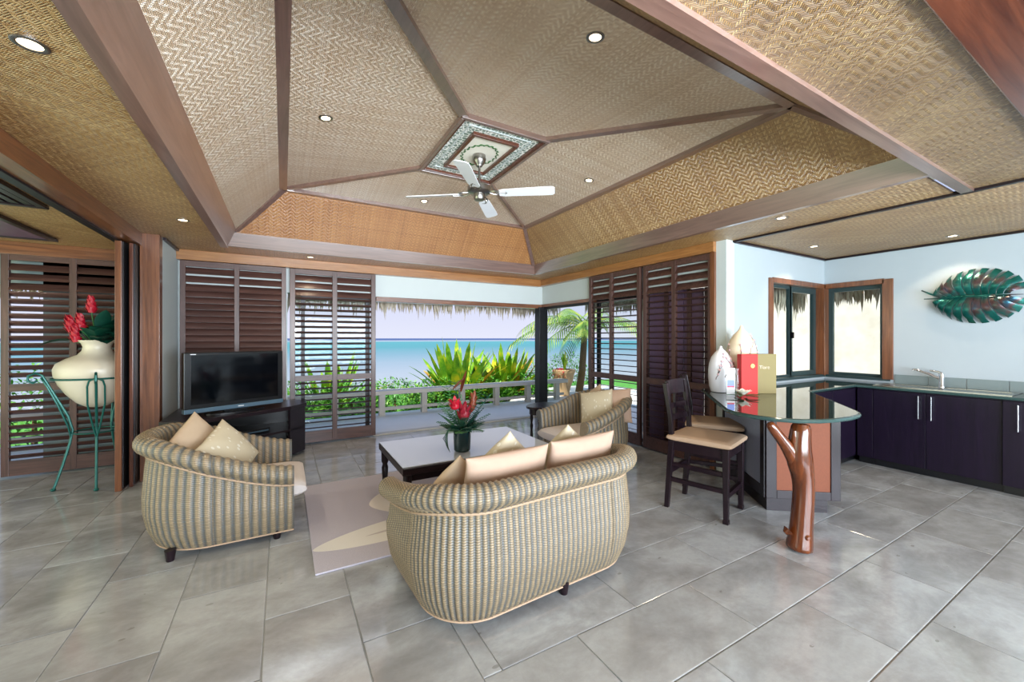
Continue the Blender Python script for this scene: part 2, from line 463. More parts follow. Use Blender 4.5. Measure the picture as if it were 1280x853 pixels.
def poly_panel(name, m, pts, parent, th=0.015, udir=None, turn=0.0):
    """flat panel seen from below, UVs in metres along its first edge"""
    p = [Vector(q) for q in pts]
    nrm = Vector((0, 0, 0))
    for i in range(len(p)): nrm += p[i].cross(p[(i + 1) % len(p)])
    nrm.normalize()
    if nrm.z > 0: p.reverse(); nrm = -nrm
    u = (Vector(udir) if udir else (p[1] - p[0])); u = (u - nrm * u.dot(nrm)).normalized()
    v = nrm.cross(u)
    u, v = u * math.cos(turn) + v * math.sin(turn), v * math.cos(turn) - u * math.sin(turn)
    n = len(p)
    vs = p + [q - nrm * th for q in p]
    fs = [tuple(range(n)), tuple(range(2 * n - 1, n - 1, -1))] + [(i, n + i, n + (i + 1) % n, (i + 1) % n) for i in range(n)]
    me = bpy.data.meshes.new(name); me.from_pydata([tuple(q) for q in vs], [], fs); me.materials.append(M[m])
    uv = me.uv_layers.new(name='UVMap')
    for lp in me.loops:
        q = vs[lp.vertex_index]; uv.data[lp.index].uv = (q.dot(u) + 40, q.dot(v) + 40)
    me.update()
    return link(name, me, parent)
def bar_mesh(a, b, w, d, up=(0, 0, 1)):
    """bar from a to b, width w, hanging d below the line"""
    a, b = Vector(a), Vector(b); t_ = (b - a).normalized(); s_ = t_.cross(Vector(up)).normalized(); n_ = s_.cross(t_)
    vs = []
    for p in (a, b):
        vs += [p + s_ * w / 2 - n_ * d, p - s_ * w / 2 - n_ * d, p - s_ * w / 2 + n_ * 0.01, p + s_ * w / 2 + n_ * 0.01]
    return MB().add(vs, [(3, 2, 1, 0), (4, 5, 6, 7), (0, 1, 5, 4), (1, 2, 6, 5), (2, 3, 7, 6), (3, 0, 4, 7)])

YS, XR, YK, XK, ZC = 6.35, 4.28, 2.68, 6.55, 2.60

# ------------------------------------------------------------------ floor
floor = struct(MB().box(-4.3, 6.75, -3.45, 6.5, -0.12, -0.006).build('floor', 'grout'))
def tile_mesh(w, h):
    g = 0.0022; b = 0.004
    x, y = w / 2 - g, h / 2 - g
    v = [(-x, -y, -0.006), (x, -y, -0.006), (x, y, -0.006), (-x, y, -0.006), (-x, -y, -b / 3), (x, -y, -b / 3), (x, y, -b / 3), (-x, y, -b / 3),
         (-x + b, -y + b, 0), (x - b, -y + b, 0), (x - b, y - b, 0), (-x + b, y - b, 0)]
    f = [(8, 9, 10, 11)]
    for k in (0, 4):
        for i in range(4): f.append((k + i, k + (i + 1) % 4, k + 4 + (i + 1) % 4, k + 4 + i))
    me = bpy.data.meshes.new('floor_tile'); me.from_pydata(v, [], f); me.materials.append(M['limestone']); return me
tile_cache = {}
def tile(x0, x1, y0, y1):
    w, h = round(x1 - x0, 4), round(y1 - y0, 4)
    if w < 0.05 or h < 0.05: return
    if (w, h) not in tile_cache: tile_cache[(w, h)] = tile_mesh(w, h)
    link('floor_tile', tile_cache[(w, h)], floor, loc=((x0 + x1) / 2, (y0 + y1) / 2, random.uniform(-0.0006, 0.0006)))
A, B = 0.4255, 0.85
XB = -1.362 + 5 * A                       # where the two laying directions meet
xs = [-1.362 + k * A for k in range(-7, 6)]
for k in range(len(xs) - 1):              # left field: long sides run towards the sea
    y = 1.65 - B * 4 + (0.425 if k % 2 else 0.0)
    while y < YS:
        a, b = max(y, -0.3), min(y + B, YS)
        if b > a: tile(xs[k], xs[k + 1], a, b)
        y += B
k = 0
y = 1.165 - A * 4
while y < YS:                             # right field: long sides run across
    x = 2.135 - B * 4 + (0.425 if k % 2 else 0.0)
    while x < XK:
        a, b = max(x, XB), min(x + B, XK)
        if b > a: tile(a, b, y, min(y + A, YS))
        x += B
    y += A; k += 1

# ------------------------------------------------------------------ walls
def wall(name, m, boxes):
    mb = MB()
    for b in boxes: mb.box(*b)
    return struct(mb.build(name, m))
wall('wall_sea', 'white_paint', [(-1.14, 0.05, YS + 0.06, YS + 0.2, 0, 2.6), (0.05, XR + 0.15, YS + 0.06, YS + 0.2, 2.14, 2.6)])
wall('wall_right', 'white_paint', [(XR, XR + 0.15, YK, 2.80, 0, ZC), (XR + 0.06, XR + 0.18, 2.80, YS + 0.06, 2.14, ZC)])
wall('wall_left', 'white_paint', [(-1.26, -1.14, 5.67, YS + 0.2, 0, ZC)])
WX0, WY0, WZ0, WZ1 = 5.16, 1.98, 0.985, 2.24   # corner window
wall('wall_kitchen', 'kitchen_paint', [(XR + 0.15, WX0, YK, YK + 0.15, 0, ZC), (WX0, XK + 0.15, YK, YK + 0.15, 0, WZ0), (WX0, XK + 0.15, YK, YK + 0.15, WZ1, ZC),
     (XK, XK + 0.15, -3.45, WY0, 0, ZC), (XK, XK + 0.15, WY0, YK, 0, WZ0), (XK, XK + 0.15, WY0, YK, WZ1, ZC)])
wall('wall_rear', 'white_paint', [(-4.3, -0.9, -3.6, -3.45, 0, ZC), (5.7, 6.75, -3.6, -3.45, 0, ZC), (-0.9, 5.7, -3.6, -3.45, 2.45, ZC)])
wall('wall_side', 'white_paint', [(-4.45, -4.3, -3.6, 0.8, 0, ZC), (-4.45, -4.3, 5.6, 6.6, 0, ZC), (-4.45, -4.3, 0.8, 5.6, 2.45, ZC)])
wall('wall_side_far', 'splash_tile', [(-2.36, -1.26, YS + 0.22, YS + 0.34, 0, 2.6), (-4.3, -1.26, YS + 0.22, YS + 0.34, 2.10, 2.6), (-4.3, -3.2, YS + 0.22, YS + 0.34, 0, 2.1)])

# ------------------------------------------------------------------ ceiling
ceiling = struct(MB().box(-5.2, 5.0, -3.8, 7.1, 3.52, 3.66).box(5.0, 7.2, -3.8, 3.3, 3.52, 3.66).build('ceiling', 'white_paint'))
def panel(m, pts, **k): return poly_panel('woven_panel', m, pts, ceiling, **k)
def flat(m, x0, x1, y0, y1, z=ZC, **k): return panel(m, [(x0, y0, z), (x1, y0, z), (x1, y1, z), (x0, y1, z)], **k)
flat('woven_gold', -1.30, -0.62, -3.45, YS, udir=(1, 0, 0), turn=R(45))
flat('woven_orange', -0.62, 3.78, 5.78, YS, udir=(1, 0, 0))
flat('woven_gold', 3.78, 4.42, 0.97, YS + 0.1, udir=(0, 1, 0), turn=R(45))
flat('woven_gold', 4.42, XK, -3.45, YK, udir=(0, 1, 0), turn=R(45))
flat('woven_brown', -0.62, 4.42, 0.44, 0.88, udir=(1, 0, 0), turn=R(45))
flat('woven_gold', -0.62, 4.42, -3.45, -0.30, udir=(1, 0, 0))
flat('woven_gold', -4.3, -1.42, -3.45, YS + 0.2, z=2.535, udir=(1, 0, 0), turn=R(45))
# tray: slanted fascia boards, lower and upper slopes
FL = (-0.57, -0.475, 2.77); FR = (3.72, 3.66, 2.735); FF = (5.72, 5.66, 2.735); FN = (0.93, 0.99, 2.735)
K = (0.0, 3.2, 1.5, 5.2, 3.20)
S = (1.30, 2.10, 3.06, 4.20, 3.35)
zl = 2.575
def beam(name, m, sec, axis, a, b):
    """extrude a cross-section (offset, z) along X or Y"""
    n = len(sec)
    vs = [((q, a, z) if axis == 'y' else (a, q, z)) for q, z in sec] + [((q, b, z) if axis == 'y' else (b, q, z)) for q, z in sec]
    fs = [tuple(range(n)), tuple(range(2 * n - 1, n - 1, -1))] + [(i, n + i, n + (i + 1) % n, (i + 1) % n) for i in range(n)]
    o = MB().add(vs, fs)
    me = o.mesh(name, m)
    bm = bmesh.new(); bm.from_mesh(me); bmesh.ops.recalc_face_normals(bm, faces=bm.faces); bm.to_mesh(me); bm.free()
    return link(name, me, ceiling)
beam('tray_beam', 'rib_wood_y', [(FL[0] - 0.07, zl), (FL[0], zl), (FL[1], FL[2]), (FL[1] - 0.10, FL[2] + 0.04), (FL[0] - 0.07, ZC + 0.04)], 'y', 0.80, 5.80)
beam('tray_beam', 'rib_wood_y', [(FR[0] + 0.05, zl + 0.01), (FR[0], zl + 0.01), (FR[1], FR[2]), (FR[1] + 0.10, FR[2] + 0.04), (FR[0] + 0.05, ZC + 0.04)], 'y', 0.93, 5.80)
beam('tray_beam', 'rib_wood_x', [(FF[0] + 0.05, zl + 0.01), (FF[0], zl + 0.01), (FF[1], FF[2]), (FF[1] + 0.10, FF[2] + 0.04), (FF[0] + 0.05, ZC + 0.04)], 'x', -0.62, 3.76)
beam('tray_beam', 'rib_wood_x', [(0.865, zl + 0.005), (FN[0], zl + 0.005), (FN[0] + 0.02, FN[2]), (FN[0] - 0.06, FN[2] + 0.04), (0.86, ZC + 0.04)], 'x', -0.62, 4.42)
xa, xb, ya, yb = FL[1], FR[1], FN[0] + 0.02, FF[1]
k0, k1, k2, k3 = (K[0], K[2], K[4]), (K[1], K[2], K[4]), (K[1], K[3], K[4]), (K[0], K[3], K[4])
s0, s1, s2, s3 = (S[0], S[2], S[4]), (S[1], S[2], S[4]), (S[1], S[3], S[4]), (S[0], S[3], S[4])
zt = FR[2]
e0, e1, e2, e3 = (xa, ya, FL[2]), (xb, ya, zt), (xb, yb, zt), (xa, yb, FL[2])
panel('woven_lit', [e3, e0, k0, k3], udir=(0, 1, 0))
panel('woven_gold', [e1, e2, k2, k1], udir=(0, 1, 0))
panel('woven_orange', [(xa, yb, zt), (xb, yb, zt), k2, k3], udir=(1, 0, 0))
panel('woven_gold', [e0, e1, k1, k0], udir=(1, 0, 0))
panel('woven_lit', [k3, k0, s0, s3], udir=(0, 1, 0))
panel('woven_lit', [k1, k2, s2, s1], udir=(0, 1, 0))
panel('woven_lit', [k2, k3, s3, s2], udir=(1, 0, 0))
panel('woven_lit', [k0, k1, s1, s0], udir=(1, 0, 0))
for a, b, w in ((k3, k0, 0.075), (k1, k2, 0.06), (k2, k3, 0.06), (k0, k1, 0.06), (e3, k3, 0.06), (e2, k2, 0.05), (e1, k1, 0.06), (e0, k0, 0.06),
                (k0, s0, 0.075), (k1, s1, 0.06), (k2, s2, 0.03), (k3, s3, 0.05)):
    bar_mesh(a, b, w, 0.035).build('rib', 'rib_wood_y', ceiling)
# flat trims
box('ceiling_trim', 'dark_wood_y', (4.40, 4.44, -3.4, 2.72, ZC - 0.02, ZC + 0.01), ceiling)
box('ceiling_trim', 'dark_wood_x', (4.42, XK, YK - 0.03, YK, ZC - 0.025, ZC), ceiling)
box('ceiling_trim', 'dark_wood_y', (XK - 0.03, XK, -3.4, YK, ZC - 0.025, ZC), ceiling)
box('ceiling_trim', 'dark_wood_y', (-1.14, -1.11, 5.67, YS, ZC - 0.03, ZC), ceiling)
box('mahogany_beam', 'mahogany_x', (-4.3, 6.5, -0.30, 0.455, ZC - 0.03, ZC + 0.05), ceiling, 0.006)
# medallion
md = thing('ceiling_medallion', 'carved white and green rectangular ceiling rose framed in mahogany', 'ceiling rose', (1.70, 3.63, 3.35))
hx, hy = 0.40, 0.57
box('backing', 'fretwork', (-hx, hx, -hy, hy, -0.012, 0.004), md)
def frame(parent, name, m, hx, hy, w, z0, z1):
    for b in ((-hx, hx, -hy, -hy + w, z0, z1), (-hx, hx, hy - w, hy, z0, z1), (-hx, -hx + w, -hy + w, hy - w, z0, z1), (hx - w, hx, -hy + w, hy - w, z0, z1)):
        box(name, m, b, parent, 0.004)
frame(md, 'outer_frame', 'rib_wood_x', hx + 0.035, hy + 0.035, 0.03, -0.05, 0.0)
frame(md, 'frame_fillet', 'mahogany_x', hx + 0.004, hy + 0.004, 0.022, -0.04, 0.0)
frame(md, 'inner_frame', 'mahogany_y', 0.235, 0.385, 0.03, -0.045, -0.010)
frame(md, 'rib_moulding', 'white_paint', 0.315, 0.475, 0.014, -0.022, -0.010)
box('centre_panel', 'petal_white', (-0.206, 0.206, -0.356, 0.356, -0.02, -0.010), md)
wr_ = MB()
for k in range(40):
    th = 2 * PI * k / 40
    c_ = Vector((0.165 * math.cos(th), 0.165 * math.sin(th) * 1.35, -0.024))
    d_ = Vector((-math.sin(th), math.cos(th), 0)) * 0.018; o_ = Vector((math.cos(th), math.sin(th), 0)) * (0.012 if k % 2 else -0.012)
    wr_.tube([c_ - d_, c_ + o_ * 0.6, c_ + d_ + o_], [0.002, 0.008, 0.002], 5)
wr_.build('wreath', 'leaf_mid', md, smooth=True)

# side room ceiling fittings
box('trim_1', 'brown_wood_y', (-1.44, -1.28, -3.4, 5.6, 2.47, 2.61))['kind'] = 'structure'
box('trim_2', 'dark_frame', (-1.46, -1.40, -3.4, 5.6, 2.455, 2.475))['kind'] = 'structure'
vent = thing('ceiling_vent', 'dark slatted ceiling vent over the side room', 'vent', (-1.95, 3.9, 2.535))
frame(vent, 'vent_frame', 'dark_wood_y', 0.36, 0.62, 0.05, -0.03, -0.001)
for k in range(9):
    box('slat', 'dark_wood_y', (-0.31 + k * 0.07, -0.31 + k * 0.07 + 0.045, -0.57, 0.57, -0.022, -0.004), vent)
v2 = thing('ceiling_hatch', 'plain dark ceiling panel beyond the slatted vent in the side room', 'panel', (-2.5, 5.35, 2.535))
box('hatch_board', 'purple_board', (-0.42, 0.42, -0.6, 0.6, -0.02, -0.001), v2)
frame(v2, 'hatch_frame', 'dark_wood_y', 0.46, 0.64, 0.05, -0.032, -0.001)

# ------------------------------------------------------------------ friezes, posts
def trim(n, m, b, bevel=0.004): return struct(box('trim_%d' % n, m, b, None, bevel))
trim(3, 'frieze_wood_x', (-1.14, XR - 0.05, YS - 0.05, YS + 0.06, 2.475, ZC))
trim(4, 'frieze_wood_y', (XR - 0.05, XR + 0.06, 2.80, YS + 0.06, 2.485, ZC))
trim(5, 'brown_wood_z', (-1.30, -1.14, 5.55, 5.67, 0, ZC))
trim(6, 'brown_wood_x', (-4.3, -1.46, YS + 0.0, YS + 0.1, 2.40, 2.535))
trim(7, 'brown_wood_x', (1.24, XR + 0.06, YS + 0.02, YS + 0.2, 2.07, 2.14))
trim(8, 'brown_wood_y', (XR + 0.02, XR + 0.2, 5.0, YS + 0.06, 2.09, 2.145))
trim(9, 'dark_frame', (XR - 0.06, XR + 0.13, YS - 0.02, YS + 0.14, 0, 2.09))
trim(10, 'concrete', (1.2, XR, YS + 0.04, YS + 0.18, -0.01, 0.012))
trim(11, 'brown_wood_z', (XR - 0.03, XR + 0.08, 2.80, 2.86, 0, 2.485))

# fixed pane beside the corner post
w1 = struct(MB().box(XR + 0.075, XR + 0.083, 5.0, YS - 0.02, 0.05, 2.09).build('window_1', 'pane_glass'))
for b in ((XR + 0.05, XR + 0.11, 4.97, 5.06, 0, 2.09), (XR + 0.05, XR + 0.11, 5.06, YS - 0.02, 0, 0.05), (XR + 0.05, XR + 0.11, 5.06, YS - 0.02, 2.05, 2.09)):
    box('window_frame', 'dark_frame', b, w1)

# kitchen corner window
w2 = struct(MB().box(WX0 + 0.06, XK - 0.03, YK + 0.10, YK + 0.106, WZ0 + 0.05, WZ1 - 0.06).build('window_2', 'pane_glass'))
w3 = struct(MB().box(XK + 0.10, XK + 0.106, WY0 + 0.06, YK - 0.03, WZ0 + 0.05, WZ1 - 0.06).build('window_3', 'pane_glass'))
f = 0.055
for b in ((WX0 - 0.03, WX0 + f, YK - 0.02, YK + 0.15, WZ0, WZ1), (WX0 + f, XK - 0.02, YK - 0.02, YK + 0.15, WZ1 - f, WZ1 + 0.01), (XK - 0.05, XK + 0.15, YK - 0.02, YK + 0.15, WZ0, WZ1)):
    box('window_frame', 'brown_wood_z', b, w2, 0.004)
for b in ((XK - 0.02, XK + 0.15, WY0 - 0.03, WY0 + f + 0.02, WZ0, WZ1), (XK - 0.02, XK + 0.15, WY0 + f, YK - 0.02, WZ1 - f, WZ1 + 0.01)):
    box('window_frame', 'brown_wood_z', b, w3, 0.004)
def alum(parent, ax, c, a0, a1, z0, z1, w=0.04):
    for b in ((a0, a0 + w, z0, z1), (a1 - w, a1, z0, z1), (a0 + w, a1 - w, z0, z0 + w), (a0 + w, a1 - w, z1 - w, z1)):
        if ax == 'x': box('casement_frame', 'aluminium_frame', (b[0], b[1], c - 0.022, c + 0.022, b[2], b[3]), parent)
        else: box('casement_frame', 'aluminium_frame', (c - 0.022, c + 0.022, b[0], b[1], b[2], b[3]), parent)
alum(w2, 'x', YK + 0.103, WX0 + f, 5.84, WZ0, WZ1 - f, 0.035)
alum(w2, 'x', YK + 0.103, 5.80, XK - 0.05, WZ0, WZ1 - f, 0.07)
alum(w3, 'y', XK + 0.103, WY0 + f + 0.02, YK - 0.02, WZ0, WZ1 - f, 0.05)
box('latch', 'black_plastic', (5.83, 5.85, YK + 0.05, YK + 0.08, 1.50, 1.58), w2)
box('window_sill', 'aluminium_frame', (WX0, XK, YK - 0.01, YK + 0.15, WZ0 - 0.02, WZ0 + 0.012), w2)
box('window_sill', 'aluminium_frame', (XK - 0.01, XK + 0.15, WY0, YK - 0.02, WZ0 - 0.02, WZ0 + 0.012), w3)

# ------------------------------------------------------------------ louvred shutters
slat_cache = {}
def slat_mesh(w, chord, tilt, m):
    key = (round(w, 3), chord, tilt, m)
    if key not in slat_cache:
        mb = MB(); n = 8; vs = []
        for x in (-w / 2, w / 2):
            for a in range(n):
                th = 2 * PI * a / n
                y, z = chord / 2 * math.cos(th), 0.0055 * math.sin(th)
                vs.append((x, y * math.cos(tilt) - z * math.sin(tilt), y * math.sin(tilt) + z * math.cos(tilt)))
        fs = [tuple(range(n))[::-1], tuple(range(n, 2 * n))] + [(a, (a + 1) % n, n + (a + 1) % n, n + a) for a in range(n)]
        slat_cache[key] = mb.add(vs, fs).mesh('slat', m, True)
    return slat_cache[key]
def shutter(label, loc, rz, cols, z0, z1, mid, tilt, stile=0.055, wd='louver_wood', pitch=0.08, top_tilt=R(58), ztop=2.14, group='louvred shutter panels', low=0.16, chord=0.068):
    """leaf of louvres facing local -Y; cols = list of (x0, x1) openings between stiles"""
    t_ = thing('louvered_shutter', label, 'shutter', loc, rz, group)
    xs_ = [cols[0][0] - stile] + [c for p in cols for c in p] + [cols[-1][1] + stile]
    for k in range(0, len(xs_), 2):
        box('stile', wd + '_z', (xs_[k], xs_[k + 1], -0.022, 0.022, z0, z1), t_, 0.003)
    for c in cols:
        box('rail', wd + '_x', (c[0], c[1], -0.018, 0.018, z0, z0 + low), t_)
        box('rail', wd + '_x', (c[0], c[1], -0.018, 0.018, z1 - 0.07, z1), t_)
        box('rail', wd + '_x', (c[0], c[1], -0.018, 0.018, mid - 0.04, mid + 0.04), t_)
        w_ = c[1] - c[0] + 0.004; xc = (c[0] + c[1]) / 2
        z = z0 + low + pitch * 0.5
        while z < z1 - 0.09:
            if abs(z - mid) > 0.062:
                top = z > ztop
                link('slat', slat_mesh(w_, 0.105 if top else chord, top_tilt if top else tilt, wd + '_x'), t_, loc=(xc, 0, z))
            z += 0.105 if z > ztop else pitch
    return t_
shutter('closed brown louvred shutter leaf behind the television', (0, YS, 0), 0, [(-1.055, -0.555), (-0.50, -0.02)], 0.02, 2.47, 0.93, R(62), chord=0.09)
shutter('dark louvred shutter leaf open to the daylight, between television and sea view', (0, YS, 0), 0, [(0.145, 0.620), (0.685, 1.16)], 0.02, 2.47, 0.93, R(-24), 0.065, chord=0.076)
Rm = R(-90)
shutter('far louvred shutter leaf next to the corner glass, behind the far armchair', (XR, 5.0, 0), Rm, [(0.10, 0.50), (0.56, 1.04)], 0.02, 2.48, 0.93, R(-14), 0.06)
shutter('near louvred shutter leaf beside the white wall end, behind the bar stools', (XR, 3.85, 0), Rm, [(0.06, 0.46), (0.52, 0.96)], 0.02, 2.48, 0.93, R(-14), 0.06)
shutter('louvred shutter leaf behind the tall urn on the green stand', (0, YS + 0.05, 0), 0, [(-2.545, -2.09), (-2.03, -1.56)], 0.02, 2.41, 0.965, R(-40), 0.06, ztop=2.05, top_tilt=R(50), chord=0.086)
# a stacked pair of sliding leaves at the side room opening, seen on edge
for nm, m, b in (('jamb outermost, of mid-brown wood, at the side room opening', 'brown_wood_z', (-1.425, -1.375, 5.30, 6.25, 0.0, 2.455)),
                 ('orange-brown leaf edge set back between the jamb and the corner post', 'mahogany_z', (-1.345, -1.315, 5.40, 6.25, 0.0, 2.46))):
    t_ = thing('sliding_shutter', 'sliding shutter ' + nm, 'shutter', (0, 0, 0))
    box('leaf_board', m, b, t_, 0.004)
    box('edge_strip', 'dark_frame', (b[1], b[1] + 0.008, b[2] + 0.03, b[3], b[4] + 0.02, b[5]), t_)
# added dark boards and a glass sliding door outside the right-hand louvres
sd = thing('dark_backing', 'added dark boards outside the near louvred leaf, blocking the bright outdoors', 'door', (XR + 0.19, 3.35, 0), Rm)
for k in range(4):
    box('backing_board', 'purple_board', (-0.56 + k * 0.28, -0.56 + k * 0.28 + 0.262, -0.012, 0.012, 0.03, 2.12), sd)
for x in (-0.30, 0.05, 0.30):
    box('stile', 'louver_wood_z', (x, x + 0.06, -0.03, -0.012, 0.03, 2.12), sd)
gd = thing('glass_sliding_door', 'dark framed glass sliding door outside the far louvred leaf', 'door', (XR + 0.19, 4.45, 0), Rm)
box('glass_panel', 'pane_glass', (-0.48, 0.48, -0.004, 0.004, 0.06, 2.08), gd)
for b in ((-0.54, -0.48, -0.02, 0.02, 0.02, 2.12), (0.44, 0.52, -0.02, 0.02, 0.02, 2.12), (-0.48, 0.44, -0.02, 0.02, 0.02, 0.07), (-0.48, 0.44, -0.02, 0.02, 2.06, 2.12)):
    box('door_frame', 'dark_frame', b, gd)
gd2 = thing('patio_glass_door', 'thin black framed glass sliding door behind the open dark shutter leaf', 'door', (0.62, YS + 0.12, 0))
box('glass_panel', 'pane_glass', (-0.52, 0.5, -0.004, 0.004, 0.06, 2.08), gd2)
for b in ((-0.40, -0.35, -0.02, 0.02, 0.02, 2.12), (0.48, 0.54, -0.02, 0.02, 0.02, 2.12), (-0.35, 0.48, -0.02, 0.02, 0.02, 0.06), (-0.35, 0.48, -0.02, 0.02, 2.08, 2.12)):
    box('door_frame', 'dark_frame', b, gd2)

# ------------------------------------------------------------------ downlights
def downlight(x, y, z, label, nrm=(0, 0, -1), watts=14):
    if y > 5.5: watts = 4
    t_ = thing('downlight', label, 'ceiling light', (x, y, z), 0, 'recessed ceiling downlights')
    t_.rotation_euler = Vector(nrm).to_track_quat('-Z', 'Y').to_euler()
    MB().lathe([(0.034, 0.004), (0.034, -0.004), (0.044, -0.007), (0.052, -0.004), (0.052, 0.004)], 24, cap=False).build('trim_ring', 'brushed_nickel', t_, True)
    MB().lathe([(0.0005, -0.002), (0.034, -0.001), (0.034, 0.006)], 20).build('bulb', 'lamp_glow', t_)
    d = bpy.data.lights.new('downlight_beam', 'SPOT'); d.energy = watts; d.color = (1.0, 0.82, 0.58); d.spot_size = R(110); d.spot_blend = 0.6; d.specular_factor = 0.25 if y < 5.5 else 0.04; d.shadow_soft_size = 0.04
    o = bpy.data.objects.new('downlight_beam', d); COL.objects.link(o); o.parent = t_; o.location = (0, 0, -0.03)
def slope(x, y):
    """height and downward normal of the upper tray slope at x, y"""
    if y > 4.2: g = (0, -(S[4] - K[4]) / (K[3] - S[3])); z = K[4] + (K[3] - y) * (S[4] - K[4]) / (K[3] - S[3])
    elif y < 3.06: g = (0, (S[4] - K[4]) / (S[2] - K[2])); z = K[4] + (y - K[2]) * (S[4] - K[4]) / (S[2] - K[2])
    elif x < 1.3: g = ((S[4] - K[4]) / S[0], 0); z = K[4] + x * (S[4] - K[4]) / S[0]
    else: g = (-(S[4] - K[4]) / (K[1] - S[1]), 0); z = K[4] + (K[1] - x) * (S[4] - K[4]) / (K[1] - S[1])
    return z, (g[0], g[1], -1)
downlight(-0.82, 2.19, ZC, 'lit downlight at top left of the photo, in the flat left soffit nearest the camera')
downlight(-0.81, 4.75, ZC, 'lit downlight at the far end of the flat left soffit near the white wall')
downlight(0.32, 6.06, ZC, 'small lit downlight over the shutters beside the television')
downlight(3.95, 1.95, ZC, 'downlight in the flat strip between tray beam and kitchen trim')
downlight(5.51, 2.36, ZC, 'downlight in the kitchen ceiling above the corner window')
downlight(6.24, 1.38, ZC, 'downlight in the kitchen ceiling above the green metal leaf')
for x, y, lb in ((0.29, 3.46, 'lit downlight in the left upper slope of the tray ceiling'), (1.55, 1.75, 'lit downlight in the near upper slope of the tray ceiling, top centre'),
                 (2.92, 3.40, 'lit downlight in the right upper slope of the tray ceiling, right of the fan'), (1.55, 4.95, 'lit downlight in the far upper slope, behind a fan blade')):
    z, n_ = slope(x, y); downlight(x, y, z, lb, n_)

# ------------------------------------------------------------------ ceiling fan
fan = thing('ceiling_fan', 'brushed nickel ceiling fan with four white blades under the carved rose', 'fan', (1.70, 3.63, 3.33))
MB().lathe([(0.012, 0.0), (0.062, -0.005), (0.068, -0.04), (0.06, -0.075), (0.035, -0.10), (0.03, -0.115), (0.014, -0.12)][::-1], 28).build('canopy', 'brushed_nickel', fan, True)
MB().tube([(0, 0, -0.11), (0, 0, -0.30)], 0.012, 12).build('downrod', 'brushed_nickel', fan, True)
MB().lathe([(0.02, -0.255 - 0.036), (0.03, -0.298), (0.10, -0.311), (0.118, -0.326), (0.118, -0.371), (0.10, -0.386), (0.055, -0.391), (0.055, -0.44), (0.045, -0.452), (0.001, -0.456)][::-1], 32).build('motor', 'brushed_nickel', fan, True)
def blade_mb():
    mb = MB(); top = []
    out = [(0.20, -0.045), (0.24, -0.058), (0.64, -0.070), (0.73, -0.068), (0.75, -0.045), (0.75, 0.045), (0.73, 0.068), (0.64, 0.070), (0.24, 0.058), (0.20, 0.045)]
    mb.prism(out, -0.004, 0.004)
    return mb.xf(Matrix.Rotation(R(-13), 4, 'X'))
def bracket_mb():
    mb = MB()
    for sgn in (-1, 1):
        mb.tube([(0.09, 0.01 * sgn, 0.01), (0.13, 0.035 * sgn, 0.0), (0.17, 0.05 * sgn, -0.005), (0.205, 0.045 * sgn, -0.006), (0.20, 0.02 * sgn, -0.006), (0.165, 0.016 * sgn, -0.006)], [0.008, 0.008, 0.007, 0.007, 0.006, 0.004], 8)
        mb.tube([(0.20, 0.03 * sgn, -0.008), (0.26, 0.022 * sgn, -0.010), (0.28, 0.0, -0.010)], [0.007, 0.007, 0.005], 8)
    return mb
bm_, br_ = blade_mb().mesh('blade', 'white_blade'), bracket_mb().mesh('bracket', 'brushed_nickel', True)
for k in range(4):
    a = R(-37 + 90 * k)
    o = link('blade', bm_, fan, 0.002, (0, 0, -0.388)); o.rotation_euler = (0, 0, a)
    o2 = link('bracket', br_, fan, 0, (0, 0, -0.381)); o2.rotation_euler = (0, 0, a)

# ------------------------------------------------------------------ wicker seats
def tub_path(Wd, D, rc, n):
    """plan outline of the shell, from right front round the back to left front (front = +Y)"""
    pts = []; y1 = D / 2; yb_ = -D / 2
    seg = [('l', (Wd / 2, y1), (Wd / 2, yb_ + rc)), ('a', (Wd / 2 - rc, yb_ + rc), 0, -90), ('l', (Wd / 2 - rc, yb_), (-Wd / 2 + rc, yb_)), ('a', (-Wd / 2 + rc, yb_ + rc), -90, -180), ('l', (-Wd / 2, yb_ + rc), (-Wd / 2, y1))]
    L = []
    for s_ in seg:
        if s_[0] == 'l': L.append((Vector(s_[1]) - Vector(s_[2])).length)
        else: L.append(rc * PI / 2)
    T = sum(L)
    for k in range(n + 1):
        d = T * k / n
        for s_, l in zip(seg, L):
            if d <= l + 1e-9 or s_ is seg[-1]:
                if s_[0] == 'l':
                    a, b = Vector(s_[1]), Vector(s_[2]); q = a.lerp(b, min(1, d / l) if l > 1e-6 else 0); tn = (b - a).normalized() if l > 1e-6 else Vector((-1, 0)); nr = Vector((-tn.y, tn.x)) * -1
                    nr = Vector((tn.y, -tn.x)) if False else nr
                else:
                    th = R(s_[2] + (s_[3] - s_[2]) * min(1, d / l)); nr = Vector((math.cos(th), math.sin(th))); q = Vector(s_[1]) + nr * rc
                if s_[0] == 'l':
                    c_ = q  # outward normal points away from the seat centre
                    nr = Vector((1, 0)) if s_ is seg[0] else (Vector((-1, 0)) if s_ is seg[-1] else Vector((0, -1)))
                pts.append((q, nr, d)); break
            d -= l
    return pts, T
